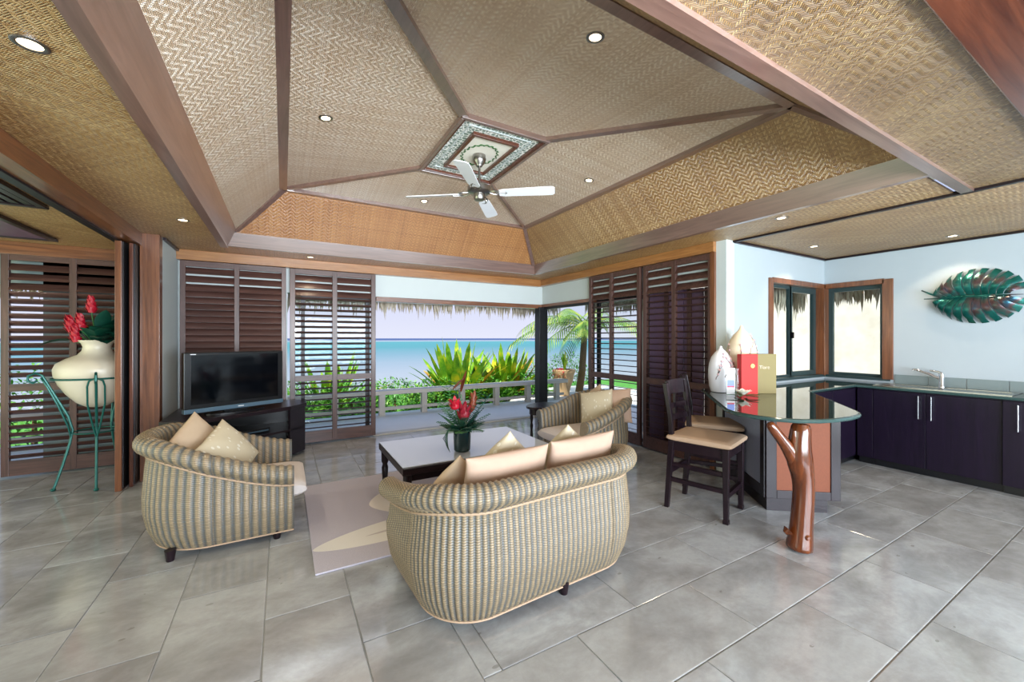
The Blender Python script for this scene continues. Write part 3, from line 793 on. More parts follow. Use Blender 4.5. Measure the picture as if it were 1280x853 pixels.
def tub_shell(Wd, D, rc, hb, ha, pitch=0.054, rise=0.9):
    _, T = tub_path(Wd, D, rc, 10)
    ribs = round(T / pitch); n = ribs * 6
    pts, T = tub_path(Wd, D, rc, n)
    vs, fs, uvs = [], [], []
    np_ = 0
    def rim_h(y):
        t_ = max(0.0, min(1.0, (D / 2 - y) / (D * rise)))
        return ha + (hb - ha) * ((1.3 * t_ ** 1.5 - 0.3 * t_ ** 5))
    for k, (q, nr, d) in enumerate(pts):
        u = d / T
        edge = min(u, 1 - u) * 2                       # 0 at the arm fronts, 1 mid back
        h = rim_h(q.y)
        prof = [(-0.075, 0.052), (-0.055, 0.08), (-0.022, 0.16), (0.0, min(0.28, h - 0.33)), (0.002, min(0.38, h - 0.28)), (-0.012, h - 0.24), (-0.020, h - 0.17), (-0.012, h - 0.135), (0.012, h - 0.115)]
        rr = 0.062; cz = h - rr; co = -0.012
        prof[-1] = (co + rr * math.cos(R(-62)), cz + rr * math.sin(R(-62)))
        for a in (-35, -10, 15, 40, 65, 90, 115, 140, 165): prof.append((co + rr * math.cos(R(a)), cz + rr * math.sin(R(a))))
        prof += [(-0.085, h - 0.14), (-0.095, h - 0.25), (-0.10, 0.30), (-0.10, 0.10)]
        np_ = len(prof)
        wav = 0.0046 * math.cos(2 * PI * ribs * u)
        vl = 0
        for a, (o_, z) in enumerate(prof):
            pa, pb = prof[max(a - 1, 0)], prof[min(a + 1, np_ - 1)]
            tx, tz = pb[0] - pa[0], pb[1] - pa[1]; ln_ = math.hypot(tx, tz) or 1
            nx, nz = tz / ln_, -tx / ln_
            oo, zz = o_ + nx * -wav, z + nz * -wav
            p = q + nr * oo
            vs.append((p.x, p.y, zz))
            if a: vl += math.hypot(o_ - prof[a - 1][0], z - prof[a - 1][1])
            uvs.append((u * ribs, vl))
    for k in range(n):
        for a in range(np_ - 1):
            fs.append((k * np_ + a, (k + 1) * np_ + a, (k + 1) * np_ + a + 1, k * np_ + a + 1))
        fs.append((k * np_ + np_ - 1, (k + 1) * np_ + np_ - 1, (k + 1) * np_, k * np_))
    fs.append(tuple(range(np_))); fs.append(tuple(range(n * np_, (n + 1) * np_))[::-1])
    me = bpy.data.meshes.new('wicker_shell'); me.from_pydata(vs, [], fs); me.materials.append(M['wicker'])
    uv = me.uv_layers.new(name='UVMap')
    for lp in me.loops: uv.data[lp.index].uv = uvs[lp.vertex_index]
    bm = bmesh.new(); bm.from_mesh(me); bmesh.ops.recalc_face_normals(bm, faces=bm.faces); bm.to_mesh(me); bm.free()
    me.shade_smooth(); me.set_sharp_from_angle(angle=R(60))
    # bead line under the rim and binding along the base
    bead = [(q + nr * (-0.016), rim_h(q.y) - 0.15) for q, nr, d in pts[::4]]
    bead = [(p.x, p.y, z) for p, z in bead]
    base = [((q + nr * -0.070).x, (q + nr * -0.070).y, 0.053) for q, nr, d in pts[::4]]
    return me, bead, base
def ribbed_panel(w, y, z0, z1, pitch=0.042):
    n = round(w / pitch) * 6; vs, fs, uvs = [], [], []
    for k in range(n + 1):
        x = -w / 2 + w * k / n; o_ = 0.0065 * -math.cos(2 * PI * k / 6)
        for z in (z0, (z0 + z1) / 2, z1): vs.append((x, y + o_, z)); uvs.append((k / 6, z))
    for k in range(n):
        for a in (0, 1): fs.append((k * 3 + a, k * 3 + a + 1, (k + 1) * 3 + a + 1, (k + 1) * 3 + a))
    o0 = len(vs)
    vs += [(-w / 2, y - 0.04, z0), (-w / 2, y - 0.04, z1), (w / 2, y - 0.04, z0), (w / 2, y - 0.04, z1)]; uvs += [(0, 0)] * 4
    fs.append((o0, o0 + 1, o0 + 3, o0 + 2))
    me = bpy.data.meshes.new('front_panel'); me.from_pydata(vs, [], fs); me.materials.append(M['wicker'])
    uv = me.uv_layers.new(name='UVMap')
    for lp in me.loops: uv.data[lp.index].uv = uvs[lp.vertex_index]
    me.shade_smooth(); return me
def cushion_mb(w, d, h, n=14, p=5.0):
    """flat boxed cushion with soft rounded edges"""
    vs, fs = [], []
    for sgn in (1, -1):
        for i in range(n + 1):
            for j in range(n + 1):
                x = -math.cos(PI * i / n); y = -math.cos(PI * j / n)
                k = max(0.0, (1 - abs(x) ** p) * (1 - abs(y) ** p)) ** 0.4
                sq = 1 - 0.03 * (1 - k)
                vs.append((x * w / 2 * sq, y * d / 2 * sq, h / 2 + sgn * h / 2 * k))
    N = (n + 1) ** 2
    for i in range(n):
        for j in range(n):
            a = i * (n + 1) + j
            fs.append((a, a + n + 1, a + n + 2, a + 1)); fs.append((N + a, N + a + 1, N + a + n + 2, N + a + n + 1))
    return MB().add(vs, fs)
def weld(me):
    bm = bmesh.new(); bm.from_mesh(me); bmesh.ops.remove_doubles(bm, verts=bm.verts, dist=0.0004); bm.to_mesh(me); bm.free(); me.shade_smooth(); return me
def wicker_seat(name, label, cat, loc, rz, Wd, D, rc, hb, ha, feet, cush, group=None, rise=0.9):
    t_ = thing(name, label, cat, loc, rz, group)
    me, bead, base = tub_shell(Wd, D, rc, hb, ha, 0.036 if cush > 1 else 0.054, rise)
    link('wicker_shell', me, t_)
    MB().tube(bead, 0.007, 6).build('braided_edge', 'stool_fabric', t_, True)
    MB().tube(base, 0.006, 6).build('base_binding', 'stool_fabric', t_, True)
    link('front_panel', ribbed_panel(Wd - 0.2, D / 2 - 0.045, 0.08, 0.26), t_)
    # deck closing the underside
    pts, _ = tub_path(Wd - 0.18, D - 0.16, max(rc - 0.09, 0.05), 40)
    MB().prism([(p.x, p.y) for p, n_, d_ in pts], 0.056, 0.25).build('seat_base', 'dark_wood_z', t_)
    n_c = cush
    cw = (Wd - 0.22) / n_c
    for k in range(n_c):
        o = link('seat_cushion', weld(cushion_mb(cw - 0.01, D - 0.04, 0.15, 14, 7).mesh('seat_cushion', 'seat_fabric', True)), t_, loc=(-(Wd - 0.22) / 2 + cw * (k + 0.5), 0.125, 0.252))
    for x, y in feet:
        MB().lathe([(0.022, 0.0), (0.031, 0.055), (0.033, 0.075)], 14, (x, y)).build('leg', 'dark_wood_z', t_, True)
    return t_
ch_feet = [(-0.36, -0.26), (0.36, -0.26), (-0.36, 0.36), (0.36, 0.36)]
wicker_seat('wicker_armchair', 'round-backed wicker armchair in the left foreground with two cream cushions, facing the rug', 'armchair', (-0.40, 3.84, 0), R(-90), 0.92, 0.94, 0.45, 0.82, 0.555, ch_feet, 1, 'wicker armchairs')
wicker_seat('wicker_armchair', 'wicker armchair by the louvred shutters, beyond the sofa, facing left', 'armchair', (3.28, 3.82, 0), R(90), 0.92, 0.90, 0.44, 0.82, 0.585, ch_feet, 1, 'wicker armchairs')
wicker_seat('wicker_sofa', 'wicker loveseat seen from behind in the centre foreground, with rolled rim', 'sofa', (1.34, 2.20, 0), R(3), 1.52, 0.80, 0.36, 0.775, 0.635, [(-0.46, -0.20), (0.075, -0.315), (0.52, -0.2), (-0.62, 0.32), (0.62, 0.32)], 2, None, 0.9)

# throw pillows
def pillow(w, h, th, m, label, loc, rot, group):
    n = 16; vs, fs = [], []
    for sgn in (1, -1):
        for i in range(n + 1):
            for j in range(n + 1):
                x = -math.cos(PI * i / n); y = -math.cos(PI * j / n)
                k = ((1 - x * x) * (1 - y * y)) ** 0.42
                pin = 1 - 0.10 * (1 - (x * y) ** 2) * (0.5 * (x * x + y * y))
                vs.append((x * w / 2 * pin, y * h / 2 * pin, sgn * th / 2 * k + 0.004 * math.sin(7 * x + 5 * y) * k))
    N = (n + 1) ** 2
    for i in range(n):
        for j in range(n):
            a = i * (n + 1) + j
            fs.append((a, a + n + 1, a + n + 2, a + 1)); fs.append((N + a, N + a + 1, N + a + n + 2, N + a + n + 1))
    o = link('throw_pillow', weld(MB().add(vs, fs).mesh('throw_pillow', m, True)))
    o.location = loc; o.rotation_euler = (Matrix.Rotation(R(rot[2]), 3, 'Z') @ Matrix.Rotation(R(rot[0]), 3, 'X') @ Matrix.Rotation(R(rot[1]), 3, 'Z')).to_euler()
    return tag(o, label, 'pillow', group)
G = 'throw pillows on the wicker seats'
pillow(0.42, 0.42, 0.15, 'cream_fabric', 'plain cream pillow against the back of the left armchair', (-0.56, 3.86, 0.66), (68, 28, 60), G)
pillow(0.40, 0.40, 0.14, 'brocade', 'leaf patterned cream pillow leaning in front on the left armchair', (-0.36, 3.74, 0.63), (60, 26, 56), G)
pillow(0.56, 0.40, 0.15, 'pink_fabric', 'long beige back pillow on the left half of the sofa', (1.12, 2.035, 0.665), (76, 0, 183), G)
pillow(0.56, 0.40, 0.15, 'pink_fabric', 'long beige back pillow on the right half of the sofa', (1.69, 2.065, 0.675), (76, 0, 184), G)
pillow(0.38, 0.38, 0.13, 'brocade', 'patterned pillow with its corner up at the right end of the sofa', (1.74, 2.27, 0.66), (70, 40, 165), G)
pillow(0.34, 0.34, 0.12, 'brocade', 'patterned pillow showing one corner above the middle of the sofa back', (1.24, 2.26, 0.69), (72, 45, 178), G)
pillow(0.36, 0.36, 0.12, 'cream_fabric', 'cream pillow peeping out at the left end of the sofa', (0.88, 2.22, 0.60), (68, 40, 190), G)
pillow(0.42, 0.42, 0.15, 'brocade', 'pale patterned pillow in front on the far armchair', (3.30, 3.70, 0.66), (68, 12, -66), G)
pillow(0.42, 0.42, 0.15, 'pink_fabric', 'brownish beige pillow at the back of the far armchair', (3.47, 3.58, 0.68), (70, 8, -62), G)
pillow(0.36, 0.36, 0.13, 'cream_fabric', 'plain pale pillow at the back left of the far armchair', (3.50, 3.98, 0.67), (74, 35, -95), G)

# ------------------------------------------------------------------ rug, coffee table
rug = MB().prism([(0, 0), (2.6, 0), (2.6, 1.72), (0, 1.72)], 0.0, 0.012).build('area_rug', 'rug_pile', None, bevel=0.004, loc=(0.175, 2.80, 0.001))
tag(rug, 'lilac grey rug with cream leaf and disc pattern under the coffee table', 'rug')
RX = 0.013
ct = thing('coffee_table', 'low dark wooden coffee table with glass top tinted like reflected sky', 'table', (1.54, 3.63, RX))
MB().box(-0.715, 0.715, -0.445, 0.455, 0.4505, 0.457).build('glass_top', 'tabletop_sky_glass', ct)
for b in ((-0.72, 0.72, -0.46, -0.40, 0.39, 0.45), (-0.72, 0.72, 0.40, 0.46, 0.39, 0.45), (-0.72, -0.66, -0.40, 0.40, 0.39, 0.45), (0.66, 0.72, -0.40, 0.40, 0.39, 0.45)):
    box('top_frame', 'dark_wood_x', b, ct, 0.006)
box('apron', 'dark_wood_x', (-0.64, 0.64, -0.42, -0.40, 0.33, 0.39), ct)
box('apron', 'dark_wood_x', (-0.64, 0.64, 0.40, 0.42, 0.33, 0.39), ct)
box('underboard', 'paper_white', (-0.67, 0.67, -0.41, 0.41, 0.415, 0.43), ct)
for x in (-1, 1):
    for y in (-1, 1):
        MB().lathe([(0.016, 0), (0.02, 0.03), (0.026, 0.10), (0.032, 0.22), (0.022, 0.25), (0.034, 0.28), (0.036, 0.39)], 16, (x * 0.67, y * 0.41)).build('leg', 'dark_wood_z', ct, True)

# leaves helper
def leaf_mb(mb, base, d, length, width, droop=0.3, up=(0, 0, 1), n=6, fold=0.2, taper=1.0, blunt=False):
    """strap/oval leaf with thickness from base along d, drooping"""
    base = Vector(base); d = Vector(d).normalized(); upv = Vector(up)
    sd = d.cross(upv); sd = sd.normalized() if sd.length > 1e-4 else Vector((1, 0, 0))
    nr = sd.cross(d).normalized()
    vs = []
    for k in range(n + 1):
        t_ = k / n
        c_ = base + d * (length * t_) - upv * (droop * length * t_ * t_)
        w_ = width / 2 * (math.sin(PI * min(1, t_ * 0.92 + 0.08)) ** 0.7) * (1 - 0.2 * t_ * taper)
        if blunt: w_ = width / 2 * min(1, 0.35 + 1.3 * t_) * (1 - t_ ** 5) ** 0.6
        if k == n: w_ = 0.002
        vs += [c_ - sd * w_ + nr * fold * w_, c_ - nr * 0.0015, c_ + sd * w_ + nr * fold * w_, c_ + nr * 0.003]
    fs = []
    for k in range(n):
        a, b = k * 4, (k + 1) * 4
        fs += [(a, b, b + 1, a + 1), (a + 1, b + 1, b + 2, a + 2), (a + 2, b + 2, b + 3, a + 3), (a + 3, b + 3, b, a)]
    mb.add(vs, fs)
    return mb

# flower arrangement on the coffee table
fv = thing('flower_vase', 'dark green vase of red flowers and feathery leaves on the coffee table', 'vase', (1.42, 3.40, RX + 0.458)); fv.scale = (1.28, 1.28, 1.28)
MB().lathe([(0.045, 0), (0.058, 0.01), (0.062, 0.10), (0.06, 0.165), (0.054, 0.17), (0.054, 0.12), (0.001, 0.12)], 24).build('glass_vase', 'dark_green_glass', fv, True)
rnd = random.Random(3)
for k in range(30):
    a = rnd.uniform(0, 2 * PI); el = rnd.uniform(0.15, 1.1)
    d = Vector((math.cos(a) * math.cos(el), math.sin(a) * math.cos(el), math.sin(el)))
    L_ = rnd.uniform(0.13, 0.24); mb = MB()
    b0 = Vector((0.02 * math.cos(a), 0.02 * math.sin(a), 0.14))
    mb.tube([b0, b0 + d * L_ * 0.6, b0 + d * L_ - Vector((0, 0, 0.03))], [0.003, 0.002, 0.001], 5)
    for q in range(3, 12):                       # feathery needles
        p = b0 + d * (L_ * q / 12) - Vector((0, 0, 0.03 * (q / 12) ** 2)); sd = d.cross(Vector((0, 0, 1))).normalized()
        for sg in (-1, 1):
            leaf_mb(mb, p, d * 0.5 + sd * sg, 0.06 * (1.1 - q / 16), 0.008, 0.2, n=3)
    mb.build('fern_frond', 'leaf_dark' if k % 3 else 'leaf_mid', fv, True)
for k, (dx, dy, h_, m) in enumerate(((-0.10, 0.05, 0.47, 'leaf_mid'), (-0.02, 0.10, 0.50, 'leaf_dark'), (0.16, 0.05, 0.42, 'leaf_mid'), (-0.17, -0.02, 0.36, 'leaf_mid'), (0.19, -0.06, 0.40, 'leaf_dark'))):
    mb = MB(); top = Vector((dx, dy, h_)); b0 = Vector((0, 0, 0.14)); mb.tube([b0, b0.lerp(top, 0.5), top], [0.003, 0.0025, 0.001], 5)
    for q in range(6, 13):
        p = b0.lerp(top, q / 13)
        for sg in (-1, 1): leaf_mb(mb, p, Vector((0.9 * sg, 0.3, 0.5)), 0.05, 0.007, 0.1, n=3)
    mb.build('leaf_sprig', m, fv, True)
def bud(parent, p0, p1, r, m, name='flower_head'):
    p0, p1 = Vector(p0), Vector(p1); mb = MB()
    mb.tube([Vector((0, 0, 0.14)), p0], 0.004, 6)
    mb.build('stem', 'leaf_mid', parent, True)
    d = (p1 - p0); mb = MB()
    mb.tube([p0 + d * t_ for t_ in (0, 0.12, 0.35, 0.6, 0.85, 1.0)], [r * 0.3, r * 0.8, r, r * 0.85, r * 0.45, r * 0.05], 10)
    for q in range(10):
        a = q * 2.4; t_ = 0.1 + 0.08 * q; u_ = d.orthogonal().normalized(); v_ = d.normalized().cross(u_)
        b_ = p0 + d * t_ * 0.8 + (u_ * math.cos(a) + v_ * math.sin(a)) * r * 0.8
        leaf_mb(mb, b_, d.normalized() + (u_ * math.cos(a) + v_ * math.sin(a)) * 0.4, r * 1.5, r * 0.9, 0.0, n=4)
    return mb.build(name, m, parent, True)
bud(fv, (0.0, -0.02, 0.22), (0.01, -0.03, 0.34), 0.042, 'flower_dark')
bud(fv, (-0.055, -0.01, 0.30), (-0.065, -0.015, 0.37), 0.034, 'flower_red')
bud(fv, (0.075, 0.01, 0.27), (0.10, 0.0, 0.43), 0.026, 'flower_brown')
mb = MB(); mb.tube([(0, 0, 0.14), (0.0, 0.02, 0.40)], 0.004, 6); mb.build('stem', 'leaf_mid', fv, True)
mb = MB(); leaf_mb(mb, (-0.06, 0.02, 0.44), (1, 0, 0.9), 0.12, 0.05, 0.0); leaf_mb(mb, (0.0, 0.02, 0.42), (0.3, 0.05, 1), 0.16, 0.05, 0.0); mb.build('bract', 'flower_brown', fv, True)
mb = MB(); mb.tube([(0, 0, 0.15), (-0.11, -0.05, 0.19), (-0.17, -0.07, 0.12)], [0.004, 0.003, 0.002], 6)
for q in range(9):
    leaf_mb(mb, (-0.12 - 0.006 * q, -0.055 - 0.002 * q, 0.185 - 0.008 * q), (-0.4 + 0.1 * q, -0.3, -0.7), 0.08, 0.012, 0.3, n=4)
mb.build('drooping_frond', 'leaf_dark', fv, True)

# ------------------------------------------------------------------ side table by the far armchair
st_ = thing('side_table', 'small dark side table with turned legs by the corner glass', 'table', (3.20, 4.72, 0), R(20))
MB().prism([(0.29 * math.cos(2 * PI * k / 24) , 0.19 * math.sin(2 * PI * k / 24)) for k in range(24)], 0.525, 0.555).build('table_top', 'dark_wood_x', st_, bevel=0.005)
MB().prism([(0.24 * math.cos(2 * PI * k / 24) , 0.15 * math.sin(2 * PI * k / 24)) for k in range(24)], 0.44, 0.525).build('apron', 'dark_wood_x', st_)
for x, y in ((-0.19, -0.08), (-0.10, 0.12), (0.19, -0.06), (0.12, 0.11)):
    MB().lathe([(0.014, 0), (0.02, 0.03), (0.014, 0.06), (0.022, 0.12), (0.015, 0.20), (0.024, 0.26), (0.014, 0.30), (0.022, 0.36), (0.018, 0.44), (0.02, 0.50)], 14, (x, y)).build('leg', 'dark_wood_z', st_, True)

# ------------------------------------------------------------------ television and its corner cabinet
cab = thing('television_cabinet', 'dark corner cabinet with open shelf under the television', 'cabinet', (0, 0, 0))
P = [(-0.86, 5.14), (0.085, 5.665), (0.27, 5.89), (0.27, 6.28), (-1.09, 6.28), (-1.09, 5.26)]
MB().prism(P, 0.61, 0.655).build('cabinet_top', 'dark_wood_x', cab, bevel=0.006)
Pi = [(-0.83, 5.17), (0.075, 5.69), (0.25, 5.90), (0.25, 6.27), (-1.07, 6.27), (-1.07, 5.29)]
MB().prism(Pi, 0.04, 0.10).build('plinth', 'dark_wood_x', cab)
MB().prism(Pi, 0.34, 0.365).build('shelf', 'dark_wood_x', cab)
MB().prism([(-0.83, 5.17), (-0.80, 5.19), (-1.04, 5.31), (-1.07, 5.29)], 0.10, 0.61).build('side_panel', 'dark_wood_z', cab)
MB().prism([(0.075, 5.69), (0.25, 5.90), (0.23, 5.92), (0.055, 5.71)], 0.10, 0.61).build('side_panel', 'dark_wood_z', cab)
MB().box(-1.07, 0.25, 6.24, 6.27, 0.1, 0.61).build('back_panel', 'black_plastic', cab)
MB().prism([(0.23, 5.92), (0.25, 5.90), (0.25, 6.27), (0.23, 6.27)], 0.10, 0.61).build('end_panel', 'dark_wood_z', cab)
box('base_foot', 'dark_wood_x', (-1.0, 0.2, 6.0, 6.2, 0, 0.04), cab)
dvd = thing('disc_player', 'flat black disc player on the shelf of the television cabinet', 'player', (-0.40, 5.72, 0.366), R(28))
box('player_case', 'black_plastic', (-0.22, 0.22, -0.14, 0.14, 0.0, 0.05), dvd, 0.004)
box('face_strip', 'silver_trim', (-0.2, 0.2, -0.146, -0.139, 0.015, 0.03), dvd)
tv = thing('television', 'black flat television with silver bottom edge on the corner cabinet', 'television', (-0.465, 5.56, 0.656), R(26.7))
box('bezel', 'black_plastic', (-0.50, 0.50, -0.03, 0.05, 0.09, 0.69), tv, 0.008)
box('screen', 'screen_glass', (-0.44, 0.44, -0.034, -0.029, 0.135, 0.66), tv)
box('speaker_strip', 'silver_trim', (-0.50, 0.50, -0.038, 0.04, 0.045, 0.092), tv, 0.004)
box('neck', 'black_plastic', (-0.12, 0.12, 0.0, 0.05, 0.015, 0.05), tv)
MB().prism([(0.30 * math.cos(2 * PI * k / 28), 0.02 + 0.13 * math.sin(2 * PI * k / 28)) for k in range(28)], 0.0, 0.018).build('stand_base', 'black_plastic', tv)
def text(s_, size, m, parent, loc, rot, name='lettering', ext=0.001):
    c = bpy.data.curves.new(name, 'FONT'); c.body = s_; c.size = size; c.extrude = ext; c.offset = -size * 0.02; c.align_x = 'CENTER'; c.align_y = 'CENTER'
    c.materials.append(M[m]); tmp = bpy.data.objects.new(name, c); me = bpy.data.meshes.new_from_object(tmp); bpy.data.objects.remove(tmp); o = bpy.data.objects.new(name, me); COL.objects.link(o); o.parent = parent; o.location = loc; o.rotation_euler = rot; return o
box('maker_badge', 'paper_white', (0.0, 0.06, -0.0405, -0.0378, 0.064, 0.073), tv)
box('maker_badge', 'paper_white', (-0.445, -0.395, -0.0315, -0.0295, 0.668, 0.675), tv)

# ------------------------------------------------------------------ urn on green stand
ux, uy = -1.668, 5.715
urn = thing('floor_urn', 'large cream urn held in the green metal stand', 'urn', (ux, uy, 0.79))
MB().lathe([(0.02, 0.0), (0.08, 0.012), (0.15, 0.06), (0.22, 0.15), (0.275, 0.25), (0.305, 0.34), (0.31, 0.40), (0.29, 0.455), (0.22, 0.505), (0.145, 0.54), (0.112, 0.58), (0.105, 0.62), (0.115, 0.655), (0.145, 0.68), (0.15, 0.69), (0.125, 0.686), (0.10, 0.65), (0.09, 0.56), (0.001, 0.5)], 48).build('urn_body', 'ceramic_white', urn, True)
stand = thing('plant_stand', 'green metal scrolled tripod stand holding the cream urn', 'stand', (ux, uy, 0))
ring = [(0.318 * math.cos(2 * PI * k / 40), 0.318 * math.sin(2 * PI * k / 40), 1.10) for k in range(41)]
MB().tube(ring, 0.009, 8, False).build('ring', 'green_metal', stand, True)
for k, a in enumerate((198, 285, 68)):
    a = R(a); c_, s_ = math.cos(a), math.sin(a)
    def rp(r, z, off=0.0): return (r * c_ - off * s_, r * s_ + off * c_, z)
    leg = [rp(0.30, 0.012), rp(0.285, 0.06), rp(0.235, 0.25), rp(0.19, 0.45), rp(0.17, 0.58), rp(0.20, 0.72), rp(0.28, 0.92), rp(0.345, 1.08), rp(0.37, 1.14), rp(0.41, 1.165), rp(0.455, 1.14), rp(0.46, 1.095), rp(0.425, 1.07), rp(0.40, 1.095)]
    MB().tube(leg, 0.011, 8).build('leg', 'green_metal', stand, True)
    for off in (0.06, -0.06):
        loop = [rp(0.18, 0.50, 0), rp(0.20, 0.62, off * 0.4), rp(0.27, 0.85, off), rp(0.335, 1.03, off), rp(0.36, 1.085, off * 0.8), rp(0.375, 1.115, 0)]
        MB().tube(loop, 0.008, 8).build('scroll', 'green_metal', stand, True)
    MB().ball(rp(0.30, 0.016), 0.022, 10, 6, 0.7).build('foot', 'green_metal', stand, True)
inner = [(0.175 * math.cos(2 * PI * k / 30), 0.175 * math.sin(2 * PI * k / 30), 0.55) for k in range(31)]
MB().tube(inner, 0.007, 8, False).build('lower_ring', 'green_metal', stand, True)
bq = thing('flower_bouquet', 'red ginger flowers with dark green leaves standing in the cream urn', 'flowers', (ux, uy, 1.36))
rnd = random.Random(11)
for (x, y, z, r) in ((-0.17, -0.05, 0.20, 0.055), (-0.13, -0.08, 0.10, 0.05), (-0.03, -0.04, 0.40, 0.055), (-0.10, -0.06, 0.22, 0.055)):
    p0, p1 = Vector((x, y, z)), Vector((x * 1.15, y, z + 0.15)); mb = MB()
    mb.tube([(0, 0, 0.05), p0 * 0.6 + Vector((0, 0, 0.03)), p0], 0.006, 6); mb.build('stem', 'leaf_mid', bq, True)
    mb = MB(); d = p1 - p0; u_ = d.orthogonal().normalized(); v_ = d.normalized().cross(u_)
    mb.tube([p0 + d * t_ for t_ in (0, .3, .7, 1)], [r * .4, r * .65, r * .5, r * .1], 8)
    for q in range(26):
        a = q * 2.4; t_ = q / 26
        rad = u_ * math.cos(a) + v_ * math.sin(a)
        leaf_mb(mb, p0 + d * t_ * 0.85 + rad * r * 0.5 * (1 - t_ * 0.5), d.normalized() + rad * (0.5 - 0.4 * t_), r * 1.1, r * 0.8, 0.0, n=4)
    mb.build('flower_head', 'flower_red', bq, True)
for k in range(26):
    a = rnd.uniform(-1.3, 0.5) if k % 4 else rnd.uniform(1.8, 4.2); el = rnd.uniform(0.15, 1.25)
    d = Vector((math.cos(a) * math.cos(el), math.sin(a) * math.cos(el), math.sin(el)))
    mb = MB(); b_ = Vector((0.03 * math.cos(a), 0.02 * math.sin(a), 0.08)) + d * rnd.uniform(0.05, 0.16); mb.tube([(0, 0, 0.06), b_], 0.004, 5)
    leaf_mb(mb, b_, d, rnd.uniform(0.20, 0.32), rnd.uniform(0.12, 0.18), rnd.uniform(0.1, 0.6))
    mb.build('leaf', 'leaf_dark', bq, True)
mb = MB(); leaf_mb(mb, (-0.08, -0.05, 0.27), (0.6, -0.2, -0.3), 0.14, 0.03, 0.1); mb.build('bract', 'flower_orange', bq, True)

# ------------------------------------------------------------------ bar counter and kitchen units
CT = 0.94
def arc(cx, cy, r, a0, a1, n=6): return [(cx + r * math.cos(R(a0 + (a1 - a0) * k / n)), cy + r * math.sin(R(a0 + (a1 - a0) * k / n))) for k in range(n + 1)]
TOP = [(4.02, 2.79), (3.05, 1.90), (2.995, 1.80), (2.985, 1.66), (3.02, 1.52), (3.10, 1.415), (3.22, 1.345), (3.36, 1.305), (3.52, 1.285), (3.66, 1.29), (3.76, 1.315), (3.84, 1.36), (4.85, 2.13), (6.0, 2.13), (6.0, -2.2), (XK - 0.003, -2.2), (XK - 0.003, YK - 0.003), (4.26, YK - 0.003), (4.26, 2.79)]
top = thing('granite_worktop', 'polished dark granite top running from the bar round to the sink', 'worktop', (0, 0, 0))
MB().prism(TOP, CT - 0.032, CT).build('slab', 'granite', top, bevel=0.004)
MB().tube([(x, y, CT - 0.016) for x, y in TOP[0:15]], 0.015, 8).build('polished_edge', 'granite_edge', top, True)
bb = thing('bar_counter', 'angled bar base with dark frame and copper woven panel, behind the tree-trunk post', 'counter', (0, 0, 0))
a1, a2 = Vector((3.60, 1.905)), Vector((4.07, 1.555))
ed = (a2 - a1).normalized(); nd = Vector((ed.y, -ed.x)); nd = nd if nd.y < 0 else -nd     # end face outward
MB().prism([tuple(a1), tuple(a2), (4.86, 2.15), (4.86, 2.66), (4.20, 2.66)], 0.13, CT - 0.033).build('carcass', 'dark_wood_z', bb)
MB().prism([(3.66, 1.925), (4.05, 1.635), (4.8, 2.2), (4.8, 2.64), (4.22, 2.64)], 0.0, 0.13).build('toe_kick', 'dark_wood_x', bb)
Mx = Matrix(((ed.x, -nd.x, 0, a1.x), (ed.y, -nd.y, 0, a1.y), (0, 0, 1, 0), (0, 0, 0, 1)))
L_ = (a2 - a1).length
for b in ((0, 0.085, -0.016, 0.0, 0.13, 0.905), (L_ - 0.075, L_, -0.016, 0, 0.13, 0.905), (0.085, L_ - 0.075, -0.016, 0, 0.13, 0.20), (0.085, L_ - 0.075, -0.016, 0, 0.86, 0.905)):
    box('panel_frame', 'dark_wood_z', b, bb, 0.003, Mx)
box('woven_inset', 'copper_weave', (0.085, L_ - 0.075, -0.006, 0, 0.20, 0.86), bb, 0, Mx)
sdv = (Vector((4.20, 2.66)) - a1); Ls = sdv.length; sdv.normalize(); ns = Vector((-sdv.y, sdv.x))
Mx2 = Matrix(((sdv.x, ns.x, 0, a1.x), (sdv.y, ns.y, 0, a1.y), (0, 0, 1, 0), (0, 0, 0, 1)))
box('woven_inset', 'blue_weave', (0.07, Ls - 0.05, 0, 0.006, 0.22, 0.84), bb, 0, Mx2)
for b in ((0, 0.07, 0, 0.014, 0.13, 0.905), (Ls - 0.05, Ls, 0, 0.014, 0.13, 0.905), (0.07, Ls - 0.05, 0, 0.014, 0.13, 0.22), (0.07, Ls - 0.05, 0, 0.014, 0.84, 0.905)):
    box('panel_frame', 'dark_wood_z', b, bb, 0.003, Mx2)
# natural trunk post
tk = thing('trunk_post', 'varnished forked tree trunk holding up the rounded end of the bar', 'post', (3.17, 1.45, 0))
rx, ry = 0.868, -0.4965
def tp(o_, z, dpt=0.0): return (o_ * rx + dpt * 0.4965, o_ * ry + dpt * 0.868, z)
def trunk(pts, rads):
    me = MB().tube(pts, rads, 14).mesh('trunk', 'trunk_wood', True)
    return me
tube_pts = [tp(0.0, 0.0), tp(0.002, 0.03), tp(0.012, 0.10), tp(0.02, 0.22), tp(0.032, 0.36), tp(0.036, 0.46), tp(0.022, 0.56), tp(0.0, 0.64), tp(0.0, 0.74), tp(0.012, 0.84), tp(0.018, CT - 0.033)]
o = link('trunk', trunk(tube_pts, [0.088, 0.084, 0.076, 0.070, 0.068, 0.068, 0.074, 0.086, 0.074, 0.064, 0.062]), tk)
sb = o.modifiers.new('s', 'SUBSURF'); sb.levels = 1; sb.render_levels = 1
o = link('branch', trunk([tp(-0.01, 0.60), tp(-0.05, 0.68), tp(-0.10, 0.755), tp(-0.16, 0.83), tp(-0.215, CT - 0.033)], [0.055, 0.050, 0.040, 0.034, 0.036]), tk)
o.modifiers.new('s', 'SUBSURF').levels = 1
